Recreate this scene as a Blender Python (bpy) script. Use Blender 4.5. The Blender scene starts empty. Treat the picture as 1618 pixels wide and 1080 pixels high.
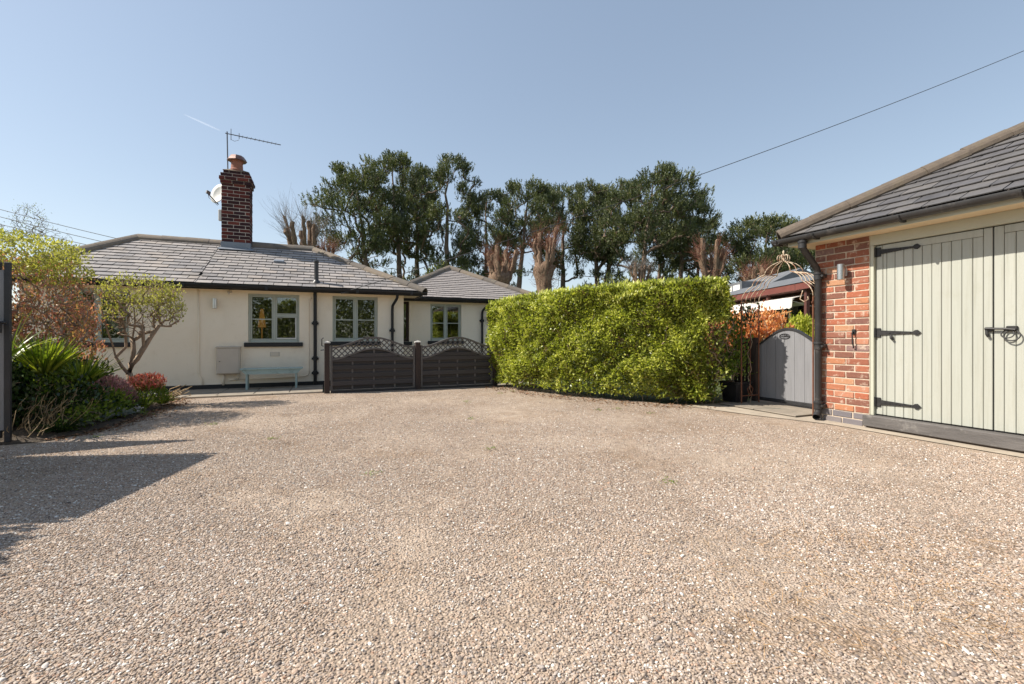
import bpy, bmesh, math, random
import numpy as np
from mathutils import Vector, Matrix

# ---------------------------------------------------------------- camera, world, sun, exposure
S = bpy.context.scene
COL = S.collection
YAW = math.radians(22.5)          # the house front runs along X; the camera is turned 22.5 degrees to the right of its normal
EYE = 1.1
cam_d = bpy.data.cameras.new('camera')
cam_d.lens = 16.0
cam_d.sensor_width = 36.0
cam_d.shift_y = -0.00494
cam_d.clip_start = 0.05
cam_d.clip_end = 12000
cam = bpy.data.objects.new('camera', cam_d)
cam.location = (0, 0, EYE)
cam.rotation_euler = (math.radians(90), 0, -YAW)
COL.objects.link(cam)
S.camera = cam

SUN_EL = math.radians(46)
SUN_AZ = math.radians(-72)        # measured from +Y towards +X: the sun stands to the left, a little behind the house
wd = bpy.data.worlds.new('World')
S.world = wd
wd.use_nodes = True
wn = wd.node_tree
bg = wn.nodes['Background']
sky = wn.nodes.new('ShaderNodeTexSky')
sky.sky_type = 'NISHITA'
sky.sun_disc = False
sky.sun_elevation = SUN_EL
sky.sun_rotation = SUN_AZ
sky.air_density = 1.0
sky.dust_density = 0.45
sky.ozone_density = 1.0
gam = wn.nodes.new('ShaderNodeGamma')          # softer, paler sky overall, as on a hazy spring day
gam.inputs[1].default_value = 0.60
wn.links.new(sky.outputs[0], gam.inputs[0])
wn.links.new(gam.outputs[0], bg.inputs[0])
bg.inputs[1].default_value = 0.138

sun_d = bpy.data.lights.new('sun', 'SUN')
sun_d.energy = 3.35
sun_d.angle = math.radians(0.5)
sun_d.color = (1.0, 0.93, 0.83)
sun = bpy.data.objects.new('sun', sun_d)
sdir = Vector((-math.sin(SUN_AZ) * math.cos(SUN_EL), -math.cos(SUN_AZ) * math.cos(SUN_EL), -math.sin(SUN_EL)))
sun.rotation_euler = sdir.to_track_quat('-Z', 'Y').to_euler()
sun.location = (-20, 6, 25)
COL.objects.link(sun)

S.view_settings.view_transform = 'Standard'
S.view_settings.look = 'None'
S.view_settings.gamma = 1.0
S.view_settings.exposure = 1.15
S.view_settings.use_curve_mapping = False
S.cycles.max_bounces = 8
S.cycles.transparent_max_bounces = 12

RND = random.Random(11)
NR = np.random.RandomState(5)
FW = (math.sin(YAW), math.cos(YAW))
RT = (math.cos(YAW), -math.sin(YAW))


def site(r, d, z=0.0):
    """site plan: r metres to the right of and d metres ahead of the place the picture was taken from"""
    return (d * FW[0] + r * RT[0], d * FW[1] + r * RT[1], z)


# ---------------------------------------------------------------- object helpers
WM = {}


def link(o, parent=None):
    COL.objects.link(o)
    WM[o.name] = o.matrix_basis.copy()
    if parent is not None:
        o.parent = parent
        o.matrix_parent_inverse = WM[parent.name].inverted()
    return o


def tag(o, label=None, cat=None, group=None, kind=None):
    if label: o['label'] = label
    if cat: o['category'] = cat
    if group: o['group'] = group
    if kind: o['kind'] = kind
    return o


def thing(name, loc, label, cat, group=None):
    o = bpy.data.objects.new(name, None)
    o.empty_display_size = 0.2
    o.location = loc
    link(o)
    return tag(o, label, cat, group)


def inst(name, me, parent=None, mtx=None):
    o = bpy.data.objects.new(name, me)
    if mtx is not None:
        o.matrix_basis = mtx
    return link(o, parent)


def copy_tree(root, loc, rz=0.0, label=None):
    c = root.copy(); COL.objects.link(c)
    c.location = loc; c.rotation_euler = (0, 0, rz)
    WM[c.name] = c.matrix_basis.copy()
    if label: c['label'] = label
    for ch in list(root.children):
        k = ch.copy(); COL.objects.link(k); k.parent = c
        for g in list(ch.children):
            q = g.copy(); COL.objects.link(q); q.parent = k
    return c


def frame_mtx(o, x, y, z):
    x, y, z, o = Vector(x), Vector(y), Vector(z), Vector(o)
    return Matrix(((x.x, y.x, z.x, o.x), (x.y, y.y, z.y, o.y), (x.z, y.z, z.z, o.z), (0, 0, 0, 1)))


class MB:
    def __init__(s):
        s.v = []; s.f = []

    def add(s, vs, fs):
        n = len(s.v)
        s.v += [tuple(v) for v in vs]
        s.f += [tuple(i + n for i in f) for f in fs]
        return s

    def obox(s, c, ax, h, ch=0.0):
        c = Vector(c); A = [Vector(a) for a in ax]
        if ch <= 0:
            vs = [c + A[0] * (h[0] * sx) + A[1] * (h[1] * sy) + A[2] * (h[2] * sz) for sx in (-1, 1) for sy in (-1, 1) for sz in (-1, 1)]
            return s.add(vs, [(0, 1, 3, 2), (4, 6, 7, 5), (0, 4, 5, 1), (2, 3, 7, 6), (0, 2, 6, 4), (1, 5, 7, 3)])
        idx = {}; vs = []
        for sx in (-1, 1):
            for sy in (-1, 1):
                for sz in (-1, 1):
                    sg = (sx, sy, sz)
                    for t in range(3):
                        k = [h[i] - (0 if i == t else ch) for i in range(3)]
                        idx[(sx, sy, sz, t)] = len(vs)
                        vs.append(c + A[0] * (k[0] * sx) + A[1] * (k[1] * sy) + A[2] * (k[2] * sz))
        fs = []
        for t in range(3):
            o1, o2 = [i for i in range(3) if i != t]
            for sg in (-1, 1):
                q = []
                for a, b in ((-1, -1), (1, -1), (1, 1), (-1, 1)):
                    k = [0, 0, 0]; k[t] = sg; k[o1] = a; k[o2] = b
                    q.append(idx[(k[0], k[1], k[2], t)])
                fs.append(tuple(q))
        for t in range(3):
            o1, o2 = [i for i in range(3) if i != t]
            for a in (-1, 1):
                for b in (-1, 1):
                    k = [0, 0, 0]; k[o1] = a; k[o2] = b
                    k0 = list(k); k0[t] = -1; k1 = list(k); k1[t] = 1
                    fs.append((idx[(*k0, o1)], idx[(*k1, o1)], idx[(*k1, o2)], idx[(*k0, o2)]))
        for sx in (-1, 1):
            for sy in (-1, 1):
                for sz in (-1, 1):
                    fs.append(tuple(idx[(sx, sy, sz, t)] for t in range(3)))
        return s.add(vs, fs)

    def box(s, x0, x1, y0, y1, z0, z1, ch=0.0):
        return s.obox(((x0 + x1) / 2, (y0 + y1) / 2, (z0 + z1) / 2), ((1, 0, 0), (0, 1, 0), (0, 0, 1)), (abs(x1 - x0) / 2, abs(y1 - y0) / 2, abs(z1 - z0) / 2), ch)

    def tube(s, pts, r, n=8, cap=True, closed=False):
        pts = [Vector(p) for p in pts]
        m = len(pts)
        rs = r if isinstance(r, (list, tuple)) else [r] * m
        tang = []
        for i in range(m):
            if closed:
                t = pts[(i + 1) % m] - pts[i - 1]
            else:
                t = pts[min(i + 1, m - 1)] - pts[max(i - 1, 0)]
            tang.append(t.normalized() if t.length > 1e-9 else Vector((0, 0, 1)))
        ref = Vector((0, 0, 1)) if abs(tang[0].z) < 0.9 else Vector((1, 0, 0))
        u = tang[0].cross(ref).normalized()
        base = len(s.v)
        for i in range(m):
            u = (u - tang[i] * u.dot(tang[i]))
            u = u.normalized() if u.length > 1e-6 else tang[i].orthogonal().normalized()
            w = tang[i].cross(u)
            for k in range(n):
                a = 2 * math.pi * k / n
                s.v.append(tuple(pts[i] + u * (math.cos(a) * rs[i]) + w * (math.sin(a) * rs[i])))
        for i in range(m if closed else m - 1):
            j = (i + 1) % m
            for k in range(n):
                k2 = (k + 1) % n
                s.f.append((base + i * n + k, base + i * n + k2, base + j * n + k2, base + j * n + k))
        if cap and not closed:
            s.f.append(tuple(base + k for k in range(n))[::-1])
            s.f.append(tuple(base + (m - 1) * n + k for k in range(n)))
        return s

    def lathe(s, prof, c, n=18, axis='z'):
        c = Vector(c); base = len(s.v)
        for r, z in prof:
            for k in range(n):
                a = 2 * math.pi * k / n
                s.v.append((c.x + r * math.cos(a), c.y + r * math.sin(a), c.z + z))
        for i in range(len(prof) - 1):
            for k in range(n):
                k2 = (k + 1) % n
                s.f.append((base + i * n + k, base + i * n + k2, base + (i + 1) * n + k2, base + (i + 1) * n + k))
        s.f.append(tuple(base + k for k in range(n))[::-1])
        s.f.append(tuple(base + (len(prof) - 1) * n + k for k in range(n)))
        return s

    def prism(s, poly, d):
        """poly: list of 3D points, d: extrusion vector"""
        n = len(poly); d = Vector(d)
        vs = [Vector(p) for p in poly] + [Vector(p) + d for p in poly]
        fs = [tuple(range(n))[::-1], tuple(range(n, 2 * n))] + [(i, (i + 1) % n, n + (i + 1) % n, n + i) for i in range(n)]
        return s.add(vs, fs)

    def mesh(s, name, mat, smooth=False, recalc=True):
        me = bpy.data.meshes.new(name)
        me.from_pydata(s.v, [], s.f)
        if recalc and len(s.f) < 40000:
            bm = bmesh.new(); bm.from_mesh(me)
            bmesh.ops.recalc_face_normals(bm, faces=bm.faces)
            bm.to_mesh(me); bm.free()
        if smooth:
            me.polygons.foreach_set('use_smooth', [True] * len(me.polygons))
            if smooth == 'auto':
                try:
                    me.set_sharp_from_angle(angle=math.radians(38))
                except Exception:
                    pass
        me.materials.append(mat)
        return me

    def obj(s, name, mat, parent=None, smooth=False):
        return inst(name, s.mesh(name, mat, smooth), parent)


def fast_mesh(name, V, Fq, mat, tint=None, smooth=False):
    V = np.ascontiguousarray(V, dtype=np.float32); Fq = np.ascontiguousarray(Fq, dtype=np.int32)
    me = bpy.data.meshes.new(name)
    k = Fq.shape[1]
    me.vertices.add(len(V)); me.vertices.foreach_set('co', V.ravel())
    me.loops.add(Fq.size); me.loops.foreach_set('vertex_index', Fq.ravel())
    me.polygons.add(len(Fq))
    me.polygons.foreach_set('loop_start', np.arange(0, Fq.size, k, dtype=np.int32))
    try:
        me.polygons.foreach_set('loop_total', np.full(len(Fq), k, dtype=np.int32))
    except Exception:
        pass
    if tint is not None:
        a = me.attributes.new('tint', 'FLOAT', 'POINT')
        a.data.foreach_set('value', np.ascontiguousarray(tint, dtype=np.float32))
    me.update(calc_edges=True)
    if smooth:
        me.polygons.foreach_set('use_smooth', np.ones(len(Fq), dtype=bool))
    me.materials.append(mat)
    return me


def unit(a):
    return a / np.maximum(np.linalg.norm(a, axis=-1, keepdims=True), 1e-9)


def leaf_arrays(P, axis, L, Wd, rng, fold=0.3, tint=None, widest=0.45, flat=None):
    """folded four-point leaves: returns verts, quads, tint"""
    n = len(P)
    axis = unit(axis)
    ref = rng.normal(size=(n, 3)) if flat is None else flat + 0.35 * rng.normal(size=(n, 3))
    side = unit(np.cross(axis, ref))
    up = np.cross(side, axis)
    L = np.broadcast_to(np.asarray(L, float), (n,))[:, None]
    Wd = np.broadcast_to(np.asarray(Wd, float), (n,))[:, None]
    V = np.empty((n, 4, 3))
    V[:, 0] = P
    V[:, 1] = P + axis * L * widest + side * Wd * 0.5 + up * Wd * fold
    V[:, 2] = P + axis * L - up * Wd * 0.15
    V[:, 3] = P + axis * L * widest - side * Wd * 0.5 + up * Wd * fold
    Q = np.arange(n * 4).reshape(n, 4)
    T = np.repeat(rng.rand(n) if tint is None else tint, 4)
    return V.reshape(-1, 3), Q, T


def join_arrays(parts):
    Vs, Qs, Ts = [], [], []; off = 0
    for V, Q, T in parts:
        Vs.append(V); Qs.append(Q + off); Ts.append(T); off += len(V)
    return np.concatenate(Vs), np.concatenate(Qs), np.concatenate(Ts)


# ---------------------------------------------------------------- growing branched plants
def grow(init, targets, step, rng, jitter=0.06, pen=1.2, arch=0.0):
    """greedy branching: each target is reached from the nearest node already grown (nodes above the target are avoided)"""
    tot = len(init) + sum(1 for _ in targets) * 40 + 10
    pos = np.zeros((tot, 3)); par = np.full(tot, -1, int)
    n = len(init)
    for i, (p, q) in enumerate(init):
        pos[i] = p; par[i] = q
    for t in targets:
        t = np.asarray(t, float)
        dv = pos[:n] - t
        ds = np.linalg.norm(dv, axis=1) + pen * np.maximum(0, dv[:, 2])
        i = int(np.argmin(ds))
        dist = np.linalg.norm(pos[i] - t)
        k = max(1, min(36, int(math.ceil(dist / step))))
        a = pos[i].copy(); prev = i
        for j in range(1, k + 1):
            f = j / k
            p = a + (t - a) * f
            if j < k:
                p = p + rng.normal(size=3) * jitter * step
            p[2] += arch * dist * math.sin(math.pi * f) if arch else 0
            if n >= tot: break
            pos[n] = p; par[n] = prev; prev = n; n += 1
    return pos[:n], par[:n]


def pipe_radii(par, rt, ex, rmax):
    n = len(par)
    cnt = np.zeros(n); kids = np.zeros(n, int)
    for i in range(n):
        if par[i] >= 0: kids[par[i]] += 1
    cnt[kids == 0] = 1
    for i in range(n - 1, 0, -1):
        if par[i] >= 0: cnt[par[i]] += cnt[i]
    return np.minimum(rt * np.power(np.maximum(cnt, 1), ex), rmax)


def branch_mesh(name, pos, par, rad, mat, n=5):
    N = len(pos)
    main = np.full(N, -1, int)
    for i in range(N):
        p = par[i]
        if p >= 0 and (main[p] < 0 or rad[i] > rad[main[p]]): main[p] = i
    entries = []; rr = []; cid = []
    c = 0
    for i in range(N):
        p = par[i]
        if p < 0 or main[p] != i:
            chain = [] if p < 0 else [p]
            rad0 = [] if p < 0 else [rad[i]]
            j = i
            while j >= 0:
                chain.append(j); rad0.append(rad[j]); j = main[j]
            if len(chain) < 2: continue
            entries += chain; rr += rad0; cid += [c] * len(chain); c += 1
    E = np.array(entries); R = np.array(rr); Cc = np.array(cid)
    P = pos[E]
    nxt = np.roll(P, -1, 0); prv = np.roll(P, 1, 0)
    same_n = np.roll(Cc, -1) == Cc; same_p = np.roll(Cc, 1) == Cc
    same_n[-1] = False; same_p[0] = False
    T = np.where(same_n[:, None], nxt, P) - np.where(same_p[:, None], prv, P)
    T = unit(T)
    ref = np.where((np.abs(T[:, 2]) < 0.92)[:, None], np.array([[0, 0, 1.0]]), np.array([[1.0, 0, 0]]))
    U = unit(np.cross(T, ref)); Wv = np.cross(T, U)
    ang = np.arange(n) * 2 * math.pi / n
    V = P[:, None, :] + R[:, None, None] * (np.cos(ang)[None, :, None] * U[:, None, :] + np.sin(ang)[None, :, None] * Wv[:, None, :])
    I = np.nonzero(same_n)[0]
    k = np.arange(n); k2 = (k + 1) % n
    Q = np.stack([I[:, None] * n + k, I[:, None] * n + k2, (I[:, None] + 1) * n + k2, (I[:, None] + 1) * n + k], -1).reshape(-1, 4)
    return fast_mesh(name, V.reshape(-1, 3), Q, mat, smooth=True)


# ---------------------------------------------------------------- materials
def nodes_of(name):
    m = bpy.data.materials.new(name); m.use_nodes = True
    nt = m.node_tree
    return m, nt, nt.nodes['Principled BSDF'], nt.nodes['Material Output']


def ramp(nt, stops, interp='LINEAR'):
    r = nt.nodes.new('ShaderNodeValToRGB')
    cr = r.color_ramp; cr.interpolation = interp
    while len(cr.elements) < len(stops): cr.elements.new(0.5)
    for e, (p, c) in zip(cr.elements, stops):
        e.position = p; e.color = (*c, 1)
    return r


def wnoise(nt, scale, detail=4, rough=0.6, stretch=None, obj=False):
    if obj:
        g = nt.nodes.new('ShaderNodeTexCoord'); out = g.outputs['Object']
    else:
        g = nt.nodes.new('ShaderNodeNewGeometry'); out = g.outputs['Position']
    n = nt.nodes.new('ShaderNodeTexNoise')
    n.inputs['Scale'].default_value = scale; n.inputs['Detail'].default_value = detail; n.inputs['Roughness'].default_value = rough
    if stretch:
        mp = nt.nodes.new('ShaderNodeMapping'); mp.inputs['Scale'].default_value = stretch
        nt.links.new(out, mp.inputs['Vector']); out = mp.outputs[0]
    nt.links.new(out, n.inputs['Vector'])
    return n


def mixc(nt, fac, a, b, mode='MIX'):
    x = nt.nodes.new('ShaderNodeMix'); x.data_type = 'RGBA'; x.blend_type = mode
    for k, v in ((0, fac), (6, a), (7, b)):
        if hasattr(v, 'is_linked') or isinstance(v, bpy.types.NodeSocket):
            nt.links.new(v, x.inputs[k])
        else:
            x.inputs[k].default_value = v if k == 0 else (*v, 1)
    return x.outputs[2]


def surf(name, cols, scale=6, rough=0.7, bump=0.0, bscale=None, stretch=None, detail=5, metallic=0.0, spec=0.5,
         wear=None, wear_scale=3.0, wear_amt=(0.55, 0.7), objrand=None, dist=0.01, rvar=0.12):
    """general procedural surface: noise between colours, optional worn patches, per-piece colour, fine relief"""
    m, nt, b, out = nodes_of(name)
    n = wnoise(nt, scale, detail, 0.62, stretch)
    if len(cols) == 1: cols = [cols[0], tuple(c * 0.82 for c in cols[0])]
    st = [(0.3 + 0.4 * i / (len(cols) - 1), c) for i, c in enumerate(cols)]
    col = ramp(nt, st); nt.links.new(n.outputs[0], col.inputs[0]); c = col.outputs[0]
    if objrand:
        oi = nt.nodes.new('ShaderNodeObjectInfo')
        orp = ramp(nt, [(i / len(objrand), k) for i, k in enumerate(objrand)], 'CONSTANT')
        nt.links.new(oi.outputs['Random'], orp.inputs[0])
        c = mixc(nt, 0.62, c, orp.outputs[0])
    if wear:
        n2 = wnoise(nt, wear_scale, 6, 0.7)
        wr = ramp(nt, [(wear_amt[0], (0, 0, 0)), (wear_amt[1], (1, 1, 1))]); nt.links.new(n2.outputs[0], wr.inputs[0])
        c = mixc(nt, wr.outputs[0], c, wear)
    nt.links.new(c, b.inputs['Base Color'])
    rr = nt.nodes.new('ShaderNodeMapRange'); rr.inputs[3].default_value = max(0.02, rough - rvar); rr.inputs[4].default_value = min(1, rough + rvar)
    nt.links.new(n.outputs[0], rr.inputs[0]); nt.links.new(rr.outputs[0], b.inputs['Roughness'])
    b.inputs['Metallic'].default_value = metallic
    b.inputs['Specular IOR Level'].default_value = spec
    if bump:
        n3 = wnoise(nt, bscale or scale * 4, 5, 0.65, stretch)
        bp = nt.nodes.new('ShaderNodeBump'); bp.inputs['Strength'].default_value = bump; bp.inputs['Distance'].default_value = dist
        nt.links.new(n3.outputs[0], bp.inputs['Height']); nt.links.new(bp.outputs[0], b.inputs['Normal'])
    return m


def leafmat(name, cols, rough=0.45, trans=0.35, spec=0.5, tcol=None):
    m, nt, b, out = nodes_of(name)
    at = nt.nodes.new('ShaderNodeAttribute'); at.attribute_name = 'tint'
    st = [(i / max(1, len(cols) - 1), c) for i, c in enumerate(cols)]
    rp = ramp(nt, st); nt.links.new(at.outputs['Fac'], rp.inputs[0])
    nt.links.new(rp.outputs[0], b.inputs['Base Color'])
    b.inputs['Roughness'].default_value = rough; b.inputs['Specular IOR Level'].default_value = spec
    tr = nt.nodes.new('ShaderNodeBsdfTranslucent')
    tc = mixc(nt, 1.0, rp.outputs[0], tcol or (1.3, 1.35, 0.6), 'MULTIPLY')
    nt.links.new(tc, tr.inputs[0])
    mx = nt.nodes.new('ShaderNodeMixShader'); mx.inputs[0].default_value = trans
    nt.links.new(b.outputs[0], mx.inputs[1]); nt.links.new(tr.outputs[0], mx.inputs[2])
    nt.links.new(mx.outputs[0], out.inputs[0])
    return m


def glassmat(name, tint=(0.9, 0.95, 0.93)):
    m, nt, b, out = nodes_of(name)
    nt.nodes.remove(b)
    fr = nt.nodes.new('ShaderNodeFresnel'); fr.inputs[0].default_value = 1.62
    tr = nt.nodes.new('ShaderNodeBsdfTransparent'); tr.inputs[0].default_value = (*tint, 1)
    gl = nt.nodes.new('ShaderNodeBsdfGlossy'); gl.inputs['Roughness'].default_value = 0.015
    n = wnoise(nt, 1.6, 1, 0.4); bp = nt.nodes.new('ShaderNodeBump'); bp.inputs['Strength'].default_value = 0.05; bp.inputs['Distance'].default_value = 0.02
    nt.links.new(n.outputs[0], bp.inputs['Height']); nt.links.new(bp.outputs[0], gl.inputs['Normal'])
    ad = nt.nodes.new('ShaderNodeMath'); ad.operation = 'MULTIPLY_ADD'; ad.inputs[1].default_value = 1.6; ad.inputs[2].default_value = 0.05
    nt.links.new(fr.outputs[0], ad.inputs[0])
    mx = nt.nodes.new('ShaderNodeMixShader')
    nt.links.new(ad.outputs[0], mx.inputs[0]); nt.links.new(tr.outputs[0], mx.inputs[1]); nt.links.new(gl.outputs[0], mx.inputs[2])
    nt.links.new(mx.outputs[0], out.inputs[0])
    return m


GRAVEL = [(0.00, (0.12, 0.094, 0.082)), (0.07, (0.25, 0.20, 0.165)), (0.18, (0.36, 0.265, 0.19)), (0.36, (0.43, 0.333, 0.25)),
          (0.54, (0.485, 0.37, 0.28)), (0.70, (0.385, 0.325, 0.278)), (0.82, (0.57, 0.47, 0.37)), (0.91, (0.42, 0.255, 0.165)), (0.955, (0.76, 0.71, 0.63))]


def gravel_ground():
    m, nt, b, out = nodes_of('gravel_bed')
    g = nt.nodes.new('ShaderNodeNewGeometry')
    w = wnoise(nt, 30, 2, 0.5)
    wa = nt.nodes.new('ShaderNodeVectorMath'); wa.operation = 'MULTIPLY_ADD'
    wa.inputs[1].default_value = (0.012, 0.012, 0.0)
    nt.links.new(w.outputs['Color'], wa.inputs[0]); nt.links.new(g.outputs['Position'], wa.inputs[2])
    v = nt.nodes.new('ShaderNodeTexVoronoi'); v.inputs['Scale'].default_value = 84
    nt.links.new(wa.outputs[0], v.inputs['Vector'])
    sep = nt.nodes.new('ShaderNodeSeparateColor'); nt.links.new(v.outputs['Color'], sep.inputs[0])
    rp = ramp(nt, GRAVEL); nt.links.new(sep.outputs[0], rp.inputs[0])
    # gaps between the stones hold darker sandy grit
    gp = ramp(nt, [(0.42, (0, 0, 0)), (0.62, (1, 1, 1))]); nt.links.new(v.outputs['Distance'], gp.inputs[0])
    c = mixc(nt, gp.outputs[0], rp.outputs[0], (0.27, 0.207, 0.15))
    # tyre-worn sandy areas and coarser loose ones
    n1 = wnoise(nt, 0.55, 5, 0.6); r1 = ramp(nt, [(0.40, (0, 0, 0)), (0.66, (1, 1, 1))]); nt.links.new(n1.outputs[0], r1.inputs[0])
    f1 = nt.nodes.new('ShaderNodeMath'); f1.operation = 'MULTIPLY'; f1.inputs[1].default_value = 0.7
    nt.links.new(r1.outputs[0], f1.inputs[0])
    c = mixc(nt, f1.outputs[0], c, (0.505, 0.405, 0.308))
    n4 = wnoise(nt, 1.3, 6, 0.65); r4 = ramp(nt, [(0.50, (1, 1, 1)), (0.68, (0.80, 0.74, 0.67))]); nt.links.new(n4.outputs[0], r4.inputs[0])
    c = mixc(nt, 1.0, c, r4.outputs[0], 'MULTIPLY')
    n2 = wnoise(nt, 9, 6, 0.7); r2 = ramp(nt, [(0.3, (0.72, 0.70, 0.68)), (0.7, (1.18, 1.16, 1.14))]); nt.links.new(n2.outputs[0], r2.inputs[0])
    c = mixc(nt, 1.0, c, r2.outputs[0], 'MULTIPLY')
    nt.links.new(c, b.inputs['Base Color'])
    b.inputs['Roughness'].default_value = 0.85; b.inputs['Specular IOR Level'].default_value = 0.25
    bp = nt.nodes.new('ShaderNodeBump'); bp.inputs['Strength'].default_value = 1.0; bp.inputs['Distance'].default_value = 0.009; bp.invert = True
    nt.links.new(v.outputs['Distance'], bp.inputs['Height']); nt.links.new(bp.outputs[0], b.inputs['Normal'])
    return m


def gravel_stone():
    m, nt, b, out = nodes_of('gravel_stone')
    at = nt.nodes.new('ShaderNodeAttribute'); at.attribute_name = 'tint'; at.attribute_type = 'INSTANCER'
    rp = ramp(nt, GRAVEL); nt.links.new(at.outputs['Fac'], rp.inputs[0])
    n = wnoise(nt, 160, 3, 0.6); r2 = ramp(nt, [(0.3, (0.73, 0.745, 0.77)), (0.7, (1.09, 1.115, 1.15))]); nt.links.new(n.outputs[0], r2.inputs[0])
    nt.links.new(mixc(nt, 1.0, rp.outputs[0], r2.outputs[0], 'MULTIPLY'), b.inputs['Base Color'])
    b.inputs['Roughness'].default_value = 0.75; b.inputs['Specular IOR Level'].default_value = 0.3
    return m


def brickmat(name, pal, smear=(0.62, 0.50, 0.40), amt=(0.58, 0.75), sooty=None):
    m = surf(name, [pal[0], pal[len(pal) // 2]], scale=30, rough=0.86, bump=0.7, bscale=90, dist=0.006, objrand=pal,
             wear=smear, wear_scale=11, wear_amt=amt, spec=0.25)
    return m


M = {}
M['gravel'] = gravel_ground()
M['stone'] = gravel_stone()
M['grass'] = surf('rough_grass', [(0.05, 0.075, 0.02), (0.09, 0.11, 0.035)], 2, 0.9, 0.8, 40, dist=0.05)
M['soil'] = surf('bed_soil', [(0.045, 0.032, 0.022), (0.09, 0.065, 0.042), (0.03, 0.022, 0.016)], 9, 0.95, 1.0, 35, dist=0.03)
M['slab'] = surf('paving_slab', [(0.22, 0.185, 0.145), (0.31, 0.265, 0.21)], 5, 0.88, 0.4, 60, wear=(0.13, 0.125, 0.10), wear_scale=2.2, dist=0.004)
M['concrete'] = surf('concrete_apron', [(0.33, 0.275, 0.21), (0.43, 0.365, 0.285)], 4, 0.9, 0.5, 50, wear=(0.27, 0.24, 0.19), wear_scale=3, dist=0.006)
M['render'] = surf('cream_render', [(0.87, 0.755, 0.585), (0.90, 0.80, 0.64)], 1.7, 0.85, 0.28, 55, wear=(0.74, 0.63, 0.48), wear_scale=1.1, wear_amt=(0.55, 0.8), dist=0.006, spec=0.2)
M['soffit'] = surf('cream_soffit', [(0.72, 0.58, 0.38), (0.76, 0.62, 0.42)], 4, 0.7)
M['black'] = surf('black_gutter_paint', [(0.006, 0.006, 0.007), (0.012, 0.012, 0.013)], 12, 0.5, 0.1, 40)
M['plinth'] = surf('black_plinth_paint', [(0.012, 0.012, 0.012), (0.028, 0.027, 0.026)], 8, 0.7, 0.4, 60, dist=0.006)
M['sill'] = surf('black_sill_paint', [(0.010, 0.010, 0.010), (0.02, 0.02, 0.02)], 9, 0.6, 0.2, 50)
M['sage'] = surf('sage_window_paint', [(0.40, 0.425, 0.36), (0.45, 0.475, 0.405)], 5, 0.5, 0.1, 40)
M['white'] = surf('white_paint', [(0.74, 0.73, 0.69), (0.80, 0.79, 0.76)], 6, 0.5)
M['glass'] = glassmat('window_glass')
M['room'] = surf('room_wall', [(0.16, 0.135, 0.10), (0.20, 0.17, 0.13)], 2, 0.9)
M['curtain'] = surf('curtain_cloth', [(0.66, 0.64, 0.60), (0.72, 0.70, 0.66)], 8, 0.9, 0.3, 50)
M['deck'] = surf('roof_battens', [(0.03, 0.026, 0.022), (0.05, 0.042, 0.036)], 9, 0.95)
M['slate'] = surf('roof_slate', [(0.25, 0.23, 0.22), (0.33, 0.30, 0.28)], 14, 0.72, 0.5, 45, dist=0.006, spec=0.4,
                  objrand=[(0.24, 0.225, 0.22), (0.31, 0.28, 0.265), (0.27, 0.25, 0.24), (0.36, 0.325, 0.30), (0.205, 0.195, 0.195), (0.29, 0.265, 0.25), (0.35, 0.30, 0.26)],
                  wear=(0.40, 0.37, 0.30), wear_scale=7, wear_amt=(0.60, 0.78))
M['slate_new'] = surf('garage_slate', [(0.075, 0.071, 0.072), (0.125, 0.117, 0.113)], 16, 0.6, 0.45, 50, dist=0.005,
                      objrand=[(0.075, 0.072, 0.075), (0.115, 0.108, 0.104), (0.095, 0.09, 0.093), (0.135, 0.124, 0.116), (0.085, 0.08, 0.08)],
                      wear=(0.27, 0.24, 0.19), wear_scale=9, wear_amt=(0.66, 0.8))
M['slate_wing'] = surf('wing_slate', [(0.24, 0.215, 0.205), (0.34, 0.305, 0.28)], 12, 0.75, 0.5, 40, dist=0.006, stretch=(1, 1, 3))
M['ridge'] = surf('ridge_tile', [(0.11, 0.09, 0.072), (0.19, 0.155, 0.12)], 10, 0.85, 0.6, 45, dist=0.008, wear=(0.25, 0.20, 0.12), wear_scale=8,
                  objrand=[(0.13, 0.11, 0.09), (0.18, 0.145, 0.115), (0.11, 0.097, 0.084), (0.21, 0.165, 0.12)])
M['ridge_new'] = surf('garage_ridge_tile', [(0.085, 0.066, 0.05), (0.14, 0.108, 0.08)], 12, 0.85, 0.6, 50, dist=0.008, wear=(0.12, 0.095, 0.065), wear_scale=9, wear_amt=(0.5, 0.68))
M['mortar'] = surf('lime_mortar', [(0.48, 0.395, 0.30), (0.58, 0.485, 0.38)], 20, 0.95, 0.8, 80, dist=0.006)
M['mortar_dark'] = surf('old_mortar', [(0.34, 0.29, 0.25), (0.50, 0.43, 0.37)], 20, 0.95, 0.8, 80, dist=0.006)
M['brick'] = brickmat('reclaimed_brick', [(0.40, 0.155, 0.085), (0.28, 0.10, 0.065), (0.47, 0.215, 0.11), (0.14, 0.075, 0.062), (0.35, 0.125, 0.072), (0.20, 0.09, 0.068), (0.50, 0.29, 0.165), (0.26, 0.095, 0.06), (0.43, 0.17, 0.09), (0.115, 0.075, 0.072), (0.33, 0.13, 0.085), (0.50, 0.24, 0.15), (0.17, 0.155, 0.16), (0.38, 0.115, 0.06)], smear=(0.52, 0.40, 0.31), amt=(0.545, 0.68))
M['brick_chim'] = brickmat('chimney_brick', [(0.11, 0.025, 0.02), (0.014, 0.013, 0.019), (0.15, 0.036, 0.027), (0.018, 0.014, 0.018), (0.055, 0.02, 0.02), (0.010, 0.010, 0.014), (0.19, 0.05, 0.036), (0.02, 0.017, 0.022)], smear=(0.13, 0.08, 0.06), amt=(0.62, 0.8))
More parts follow.
